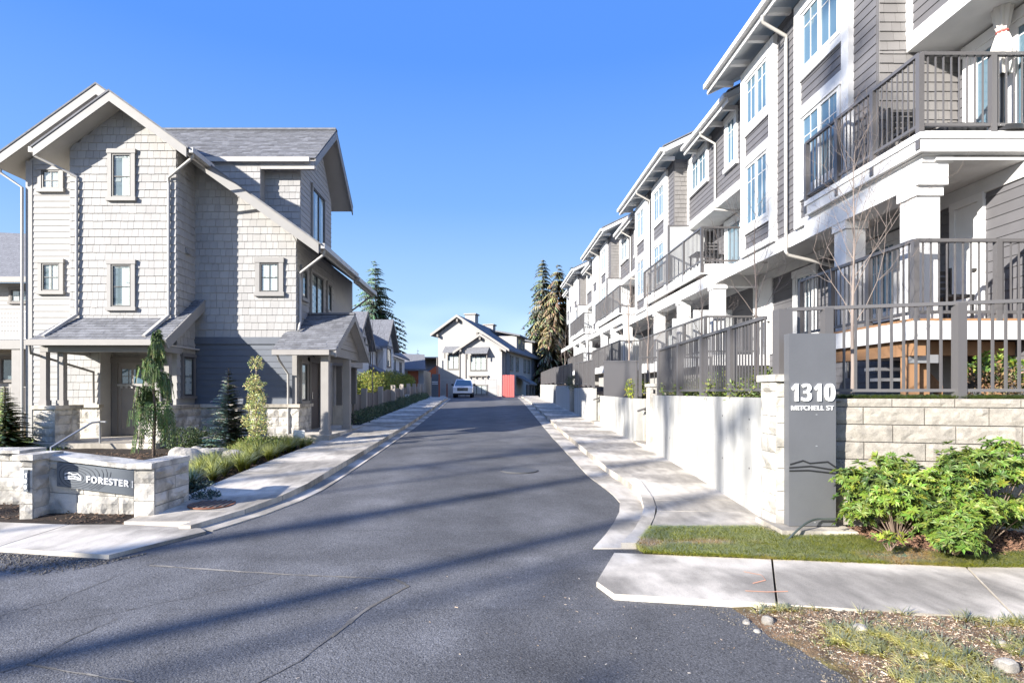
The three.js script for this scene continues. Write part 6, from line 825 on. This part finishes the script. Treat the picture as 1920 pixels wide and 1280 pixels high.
// right foreground shrubs and what grows behind the fences
const gl = (x, d) => lawnY(x, d);
shrub('broad leafy shrub with yellow tips against the block wall beside the number sign', X(1682, 6.0), 6.0, .13, 1.05, 1.02, .7, 1500, 441, { tips: .12 });
shrub('largest leafy shrub at the right edge in front of the block wall', X(1850, 5.75), 5.8, .13, 1.2, 1.32, .75, 1900, 443, { tips: .12 });
shrub('small low leafy shrub at the front of the bark mulch bed', X(1792, 5.42), 5.42, .12, .56, .48, .5, 420, 445, { tips: .1, parts: 120 });
shrub('leafy shrub between the two larger shrubs in the mulch bed', X(1745, 5.95), 5.95, .13, .8, .8, .7, 700, 447, { tips: .16, parts: 160 });
shrub('single yellowish sprig low in the mulch beside the broad shrub', X(1668, 5.5), 5.5, .13, .22, .2, .2, 14, 449, { tips: .8, parts: 14, per: 6 });
shrub('bright green shrub behind the picket fence on the block wall', X(1888, 7.0), 7.0, WALL_Y, .62, .78, .6, 220, 451, { tips: .3, parts: 60, colB: [.2, .34, .04] });
{ const r = rngOf(455), t = thing('dry_shrub', 'dry brown twiggy shrub behind the fence below the bright green shrub', 'shrub', [X(1860, 7.0), WALL_Y, 7.0]); leafMass(t, 'foliage', [[X(1850, 6.9), WALL_Y + .18, 6.9, .3, .2], [X(1900, 6.8), WALL_Y + .15, 6.8, .3, .2]], 700, .05, [.16, .10, .06], [.28, .19, .08], r);
  const h = thing('hedge', 'low mixed green planting along the foot of the fence on the concrete wall', 'hedge', [3.8, WALL_Y, 10]); const L = []; for (let k = 0; k < 16; k++) { const d = 7.4 + k * .34; L.push([lerp(3.62, 3.98, k / 16) + .12 * r(), WALL_Y + .06 + .1 * r(), d, .2 + .12 * r(), .16 + .14 * r()]); } leafMass(h, 'foliage', L, 5200, .06, [.07, .12, .03], [.26, .30, .06], r); 
  const y = thing('leafy_shrub', 'yellow green shrub by the newel pier at the first stairs', 'shrub', [X(1196, 14.7), EYE - .1, 14.9]); leafMass(y, 'foliage', [[X(1195, 14.9), EYE + .08, 14.9, .28, .28], [X(1218, 15.2), EYE - .02, 15.2, .25, .16]], 900, .07, [.2, .26, .03], [.42, .42, .05], r);
  const b = thing('box_shrub', 'round dark green clipped shrub in the stair gap behind the third wall', 'shrub', [X(1074, 26), EYE + .2, 26]); leafMass(b, 'foliage', [[X(1074, 26), EYE + .45, 26, .34, .34]], 600, .06, [.03, .06, .02], [.07, .12, .03], r); }
// left garden
{ const r = rngOf(461), d = 12.4, x = X(287, d), y0 = bedY(x, d), h = 2.75, t = thing('weeping_conifer', 'weeping dark green conifer with drooping strands in front of the porch', 'tree', [x, y0, d]);
  const tr = new MB(); tr.tube([[x, y0 - .05, d], [x + .03, y0 + 1, d], [x - .02, y0 + 2, d], [x + .06, y0 + h, d]], [.035, .03, .02, .008], 6); tr.build('trunk', M.bark, t);
  const mb = new MB(); for (let k = 0; k < 330; k++) { const f = .16 + .84 * Math.pow(r(), .8), az = Math.floor(f * 9) * 2.4 + (r() - .5) * 2.2, reach = (.05 + .52 * Math.pow(1 - f, .8) * (.3 + .8 * r())) * (r() < .12 ? 1.35 : 1), P0 = V(x + .04 * f, y0 + f * h, -d), E = P0.clone().add(V(Math.cos(az) * reach, .04 * r(), Math.sin(az) * reach)), drop = Math.min((.25 + .5 * r()) * (.4 + .8 * (1 - f)), f * h - .12); const c = mixc([.06, .10, .045], [.22, .29, .10], r());
    const n = 7; for (let i = 0; i < n; i++) { const q = i / n, p = E.clone().add(V(Math.cos(az) * .05 * q, -drop * q, Math.sin(az) * .05 * q)); for (const s of [-1, 1]) leaf(mb, p, V(Math.cos(az + s * 1.2) * .5, -.85, Math.sin(az + s * 1.2) * .5).normalize(), V(Math.cos(az), .3, Math.sin(az)), .075 + .05 * r(), .024, c.map((v) => v * (.8 + .4 * r()))); } for (let i = 0; i < 3; i++) { const q = (i + .5) / 3, p = P0.clone().lerp(E, q); leaf(mb, p, V(Math.cos(az), -.2, Math.sin(az)).normalize(), V(0, 1, 0), .11, .04, c); } } mb.build('crown', M.needle, t); }
{ const r = rngOf(463), d = 13.3, x = X(428, d), t = thing('spruce_tree', 'young blue green spruce in the bed before the slate blue wall', 'tree', [x, bedY(x, d), d]); conifer(t, x, d, bedY(x, d), H(688, d) - bedY(x, d), .68, r, { from: .04, whorls: 34, per: 7, steps: 8, spray: .30, droop: -.05, up: .12, hang: .3, colA: [.12, .19, .13], colB: [.50, .56, .42], trunkR: .022, power: .9 }); }
{ const r = rngOf(465), d = 13.0, x = X(480, d), y0 = bedY(x, d), t = thing('topiary_tree', 'slim pale green topiary with a round tuft on top beside the spruce', 'tree', [x, y0, d]); const tr = new MB(); tr.tube([[x, y0 - .05, d], [x, H(690, d), d]], [.02, .012], 6); tr.build('trunk', M.barkPale, t); const L = [[x, H(682, d), d, .15, .15]]; for (let k = 0; k < 12; k++) { const py = lerp(712, 828, k / 11); L.push([x + (r() - .5) * .16, H(py, d), d + (r() - .5) * .1, .10 + .16 * r() + (k > 2 && k < 9 ? .06 : 0), .06 + .06 * r()]); } leafMass(t, 'crown', L, 2900, .055, [.26, .29, .08], [.72, .68, .32], r); }
{ const r = rngOf(467), g = 'tufts of ornamental grass beside the left pavement'; for (let k = 0; k < 54; k++) { const f = k / 53, d = lerp(8.6, 14.3, f), row = k % 3, x = -4.60 - row * .30 - .18 * r() - (f < .3 ? .15 * r() : .0) + (f > .8 ? .1 : 0), t = thing('grass_tuft', 'arching yellow green ornamental grass tuft along the left pavement edge', 'grass', [x, bedY(x, d), d], g), mb = new MB(); tuft(mb, x, bedY(x, d), d, .36 + .14 * r(), 150, .85, f < .12 ? [.09, .15, .07] : [.22, .28, .05], f < .12 ? [.22, .32, .14] : [.62, .62, .15], r, .006); mb.build('blades', M.leaf, t); } }
{ const r = rngOf(469); const rock = (name, label, x, d, y, s, seed) => { const g = new THREE.IcosahedronGeometry(1, 3), p = g.attributes.position; for (let i = 0; i < p.count; i++) { const v = V(p.getX(i), p.getY(i), p.getZ(i)), k = .8 + .35 * fbm(v.x * 1.3 + seed, v.y * 1.3 + v.z * 1.1, seed, 3); v.multiplyScalar(k); v.x = Math.abs(v.x) > .72 ? Math.sign(v.x) * (.72 + (Math.abs(v.x) - .72) * .5) : v.x; p.setXYZ(i, v.x * s[0], v.y * s[1], v.z * s[2]); } g.computeVertexNormals(); const mb = new MB(); mb.worldUv = true; mb.geo(g, new THREE.Matrix4().makeTranslation(x, y + s[1] * .3, -d).multiply(new THREE.Matrix4().makeRotationY(seed))); const m = mb.build(name, M.rock); tag(m, label, 'rock'); };
  const lab = ['large pale boulder nearest the grass tufts in the left bed', 'pale boulder behind the sign wall, leftmost of the bed boulders', 'split grey boulder in the middle of the left bed', 'rounded boulder below the spruce', 'small boulder behind the boulders of the left bed', 'flat pale boulder at the right end of the boulder row'];
  [[355, 878, 10.8, .3, .22], [336, 866, 11.6, .22, .16], [380, 869, 11.2, .26, .2], [410, 868, 11.5, .3, .18], [368, 862, 12, .2, .14], [434, 866, 11.4, .24, .15]].forEach(([px, py, d, a, b], i) => rock('boulder', lab[i], X(px, d), d, bedY(X(px, d), d) + .04, [a * 1.3, b * 1.35, a], i + 1.3));
  const lab2 = ['pale round stone lying on the dirt verge below the pavement', 'white broken stone near the asphalt edge of the verge', 'small grey stone beside the white broken stone', 'pale stone at the right edge of the dirt verge', 'little white stone in the middle of the grassy verge', 'small pale stone at the lower right corner', 'little stone left of the white broken stone'];
  [[1614, 1186, .055], [1440, 1163, .05], [1420, 1176, .028], [1880, 1212, .035], [1735, 1236, .03], [1888, 1258, .07], [1400, 1160, .035]].forEach(([px, py, s], i) => { const d = 1.63 * F / (py - CY), x = X(px, d); rock('stone', lab2[i], x, d, vergeY(x, d), [s, s * .75, s * .85], i + 7.7); });
  rock('stone', 'white stone by the pavement edge in the left bed near the sign wall', X(366, 8.3), 8.3, bedY(X(366, 8.3), 8.3), [.09, .05, .07], 5.1);
  const s1 = thing('low_shrub', 'dark green low shrub against the stone base left of the spruce', 'shrub', [X(360, 13.6), .3, 13.6]); leafMass(s1, 'foliage', [[X(345, 13.8), bedY(-7, 13.8) + .2, 13.8, .5, .3], [X(385, 13.6), bedY(-6.7, 13.6) + .2, 13.6, .5, .32]], 2600, .06, [.03, .06, .02], [.10, .15, .04], r);
  const s2 = thing('low_shrub', 'yellow green mounded shrub at the foot of the topiary', 'shrub', [X(475, 12.6), .3, 12.6]); leafMass(s2, 'foliage', [[X(470, 12.6), bedY(-5.3, 12.6) + .18, 12.6, .36, .24], [X(440, 12.2), bedY(-5.5, 12.2) + .12, 12.2, .3, .17], [X(500, 13), bedY(-5.2, 13) + .16, 13, .34, .24]], 2800, .055, [.12, .17, .04], [.32, .36, .09], r);
  const s3 = thing('spruce_tree', 'bushy spruce at the left edge in front of the lapped wall', 'tree', [X(8, 13.4), .3, 13.4]); conifer(s3, X(8, 13.4), 13.4, bedY(-11, 13.4), H(722, 13.4) - bedY(-11, 13.4), .74, r, { from: .02, whorls: 30, per: 8, steps: 8, spray: .3, droop: 0, up: .1, hang: .3, colA: [.16, .23, .10], colB: [.48, .56, .24], trunkR: .03, power: .8 });
  const s4 = thing('low_shrub', 'blue green low juniper in the shade beside the sign wall', 'shrub', [X(375, 8.6), .2, 8.6]); leafMass(s4, 'foliage', [[X(362, 8.9), bedY(-4.8, 8.9) + .05, 8.9, .3, .12], [X(385, 8.2), bedY(-4.7, 8.2) + .04, 8.2, .2, .1]], 1500, .05, [.03, .06, .05], [.10, .16, .13], r);
  // by the board fence
  const g2 = 'low shrubs in front of the board fence'; for (let k = 0; k < 22; k++) { const d = 20.5 + k * 1.25, x = pl([[20, -4.85], [34, -4.95], [44, -5.3], [50, -5.8]], d) + .25 * (r() - .5), t = thing('low_shrub', 'rounded low grey green shrub between the board fence and the left pavement', 'shrub', [x, prof(d), d], g2); leafMass(t, 'foliage', [[x, prof(d) + .22, d, .38 + .15 * r(), .24 + .12 * r(), .5]], 420, .09, [.05, .09, .05], [.16, .22, .10], r); }
  const hg = thing('hedge', 'yellow green hedge behind the board fence, in front of the left row', 'hedge', [-6.6, prof(35), 36]); const L = []; for (let d = 23; d < 54; d += .8) L.push([pl([[21, -6.5], [46, -7.0], [54, -7.6]], d) + .2 * r(), prof(d) + 1.05 + .35 * r(), d, .5, .75, .6]); leafMass(hg, 'foliage', L, 16000, .12, [.07, .11, .02], [.46, .46, .06], r);
}
// grass, mulch and litter
function scatter(name, mat_, geos, n, place, r, kind = 'stuff') { const per = Math.ceil(n / geos.length), q = new THREE.Matrix4(), c = new THREE.Color(); const grp = geos.length > 1 ? Object.assign(new THREE.Group(), { name: numbered(name) }) : null; if (grp) { grp.userData.kind = kind; scene.add(grp); } geos.forEach((g) => { const im = new THREE.InstancedMesh(g, mat_, per); let k = 0; for (let i = 0; i < per * 6 && k < per; i++) { const p = place(r); if (!p) continue; q.compose(V(p[0], p[1], -p[2]), new THREE.Quaternion().setFromEuler(new THREE.Euler(p[5] ?? 0, r() * 6.283, p[6] ?? 0)), V(p[3], p[3] * (p[7] ?? 1), p[3])); im.setMatrixAt(k, q); c.setRGB(...p[4]); im.setColorAt(k, c); k++; } im.count = k; im.castShadow = im.receiveShadow = true; if (grp) { im.name = name; grp.add(im); } else { im.name = numbered(name); im.userData.kind = kind; scene.add(im); } }); }
const tuftGeo = (seed, n, h, sp, w) => { const m = new MB(); tuft(m, 0, 0, 0, h, n, sp, [.9, .9, .9], [1.1, 1.1, 1.1], rngOf(seed), w); return m.geometry(); };
const chipGeo = (() => { const m = new MB(); m.hex([[-.5, 0, -.15], [.5, 0, -.12], [.45, 0, .15], [-.5, 0, .12], [-.42, .12, -.1], [.44, .1, -.08], [.4, .13, .1], [-.45, .1, .1]]); return m.geometry(); })();
{
  const r = rngOf(481), edge = LE, bedIn = (x, d) => { const lim = 5.72 - .13 * (x - 4) + .10 * Math.sin(x * 5) ; return x > 3.98 + .5 * (6.3 - d) * .3 && d > lim; };
  scatter('lawn_grass', M.leaf, [tuftGeo(1, 7, .045, .9, .003)], 19000, (q) => { const x = rr(1.2, 8, q), d = rr(5.1, 6.75, q); if (d < edge(x) || bedIn(x, d) || x < pl([[5.9, 1.53], [6.6, 1.88], [6.9, 2.1]], d) || (d > 6.58 - .02 * (x - 2) && x < 3.3) || (x > 3.18 && x < 4.1 && d > 6.2)) return null; const b = fbm(x * 1.5, d * 2, 483, 3), br = smooth(.52, .68, b); if (br > .5 && q() < .5) return null; return [x, lawnY(x, d) - .004, d, .8 + .6 * q(), mixc(mixc([.24, .31, .05], [.66, .64, .14], q()), [.78, .60, .32], br)]; }, r);
  scatter('bark_mulch', M.chip, [chipGeo], 9000, (q) => { const x = rr(3.9, 8, q), d = rr(4.9, 6.9, q); if (!bedIn(x, d) || d > bw0[1] - (x - bw0[0]) * .296) return null; return [x, lawnY(x, d) - .004 + .02 * q(), d, .02 + .04 * q() * q(), mixc([.08, .045, .03], [.34, .19, .12], q()), (q() - .5) * 1.2, (q() - .5) * 1.2]; }, r);
  scatter('bark_mulch', M.chip, [chipGeo], 6000, (q) => { const x = rr(-9, -4.46, q), d = rr(6.95, 13, q); if (x < -5.4 && d < 7.2) return null; return [x, bedY(x, d) - .004 + .015 * q(), d, .03 + .05 * q() * q(), mixc([.06, .04, .03], [.26, .17, .11], q()), (q() - .5), (q() - .5)]; }, r);
  const onVerge = (x, d) => d < 4.53 - .1825 * (x - .95) && d > 2.6 && vergeY(x, d) > .012;
  scatter('verge_grass', M.leaf, [tuftGeo(2, 6, .035, 1.1, .0025), tuftGeo(7, 9, .06, 1.0, .0025)], 3900, (q) => { const x = rr(1.6, 5.2, q), d = rr(2.7, 4.9, q); if (!onVerge(x, d)) return null; const g = fbm(x * 1.6, d * 1.6, 71, 4) + .22 * smooth(4.4, 3.4, d) - .1; if (q() > smooth(.46, .64, g) * .8 + .04) return null; return [x, vergeY(x, d) - .003, d, .6 + .9 * q(), mixc([.42, .43, .08], [.95, .84, .32], q())]; }, r);
  scatter('leaf_litter', M.chip, [chipGeo], 11000, (q) => { const x = rr(1.3, 5.4, q), d = rr(2.7, 5.0, q); if (!onVerge(x, d)) return null; return [x, vergeY(x, d) - .002 + .006 * q(), d, .008 + .035 * q() * q() * q(), mixc([.22, .14, .09], [.85, .70, .52], q()), (q() - .5) * .8, (q() - .5) * .8]; }, r);
  scatter('verge_gravel', M.rock, [(() => { const m = new MB(); m.geo(new THREE.IcosahedronGeometry(1, 0), null, 1); return m.geometry(); })()], 5200, (q) => { const x = rr(1.1, 4.2, q), d = rr(2.7, 5.0, q), e = vergeY(x, d); if (d > 4.53 - .1825 * (x - .95) || e < -.018) return null; return [x, Math.max(e, .0) + .001, d, .003 + .012 * q() * q() * q() * q() + .002 * q(), mixc([.5, .5, .5], [1.5, 1.45, 1.35], q())]; }, r);
  scatter('road_debris', M.chip, [chipGeo], 260, (q) => { const x = rr(-1.5, 2.2, q), d = rr(2.9, 5.2, q); if (q() > smooth(-1.5, 1.8, x)) return null; return [x, prof(d) + .002, d, .006 + .03 * q() * q() * q(), mixc([.3, .2, .12], [.6, .55, .48], q())]; }, r);
  scatter('gravel_strip', M.rock, [(() => { const m = new MB(); m.geo(new THREE.IcosahedronGeometry(1, 0), null, 1); return m.geometry(); })()], 5200, (q) => { const x = rr(-7.5, -3.5, q), near = pl([[-7.5, 6.3], [-5.1, 5.84], [-3.76, 5.58], [-3.4, 5.9]], x), d = near - Math.pow(q(), 1.6) * .5 * smooth(-3.4, -4.2, x) - .02; return [x, prof(d) + .002, d, .003 + .017 * q() * q() * q(), mixc([.35, .35, .37], [1.2, 1.2, 1.2], q())]; }, r);
  scatter('bed_grass', M.leaf, [tuftGeo(4, 7, .06, .9, .004)], 3800, (q) => { const x = rr(3.7, 7.5, q), u = (x - bw0[0]) / bwC, d = bw0[1] - u * bwS + .14 + .5 * q(); return [x, WALL_Y - .02, d, .8 + .9 * q(), mixc([.10, .17, .03], [.28, .36, .06], q())]; }, r);
  scatter('lawn_grass', M.leaf, [tuftGeo(5, 7, .06, .9, .005)], 4500, (q) => { const x = rr(-16, -10.2, q), d = rr(10.5, 15.6, q); if (d > 14 && x > -11.4) return null; return [x, bedY(x, d) - .005, d, 1 + .8 * q(), mixc([.10, .18, .02], [.26, .36, .05], q())]; }, r);
}
{ const d = 5.62, x0 = X(1613, d), x1 = X(1698, d), t = thing('utility_lid', 'flat green utility box lid sunk in the lawn strip', 'lid', [(x0 + x1) / 2, .1, d]); const y = lawnY(x0, d); const b = new MB(); b.hex([[x0, y - .05, d - .02], [x1, y - .05, d - .10], [x1, y - .05, d + .10], [x0, y - .05, d + .16], [x0, y + .02, d - .02], [x1, y + .02, d - .10], [x1, y + .02, d + .10], [x0, y + .02, d + .16]]); b.build('lid', M.green, t); }

// ---------------------------------------------------------------- draw
renderer.render(scene, camera);
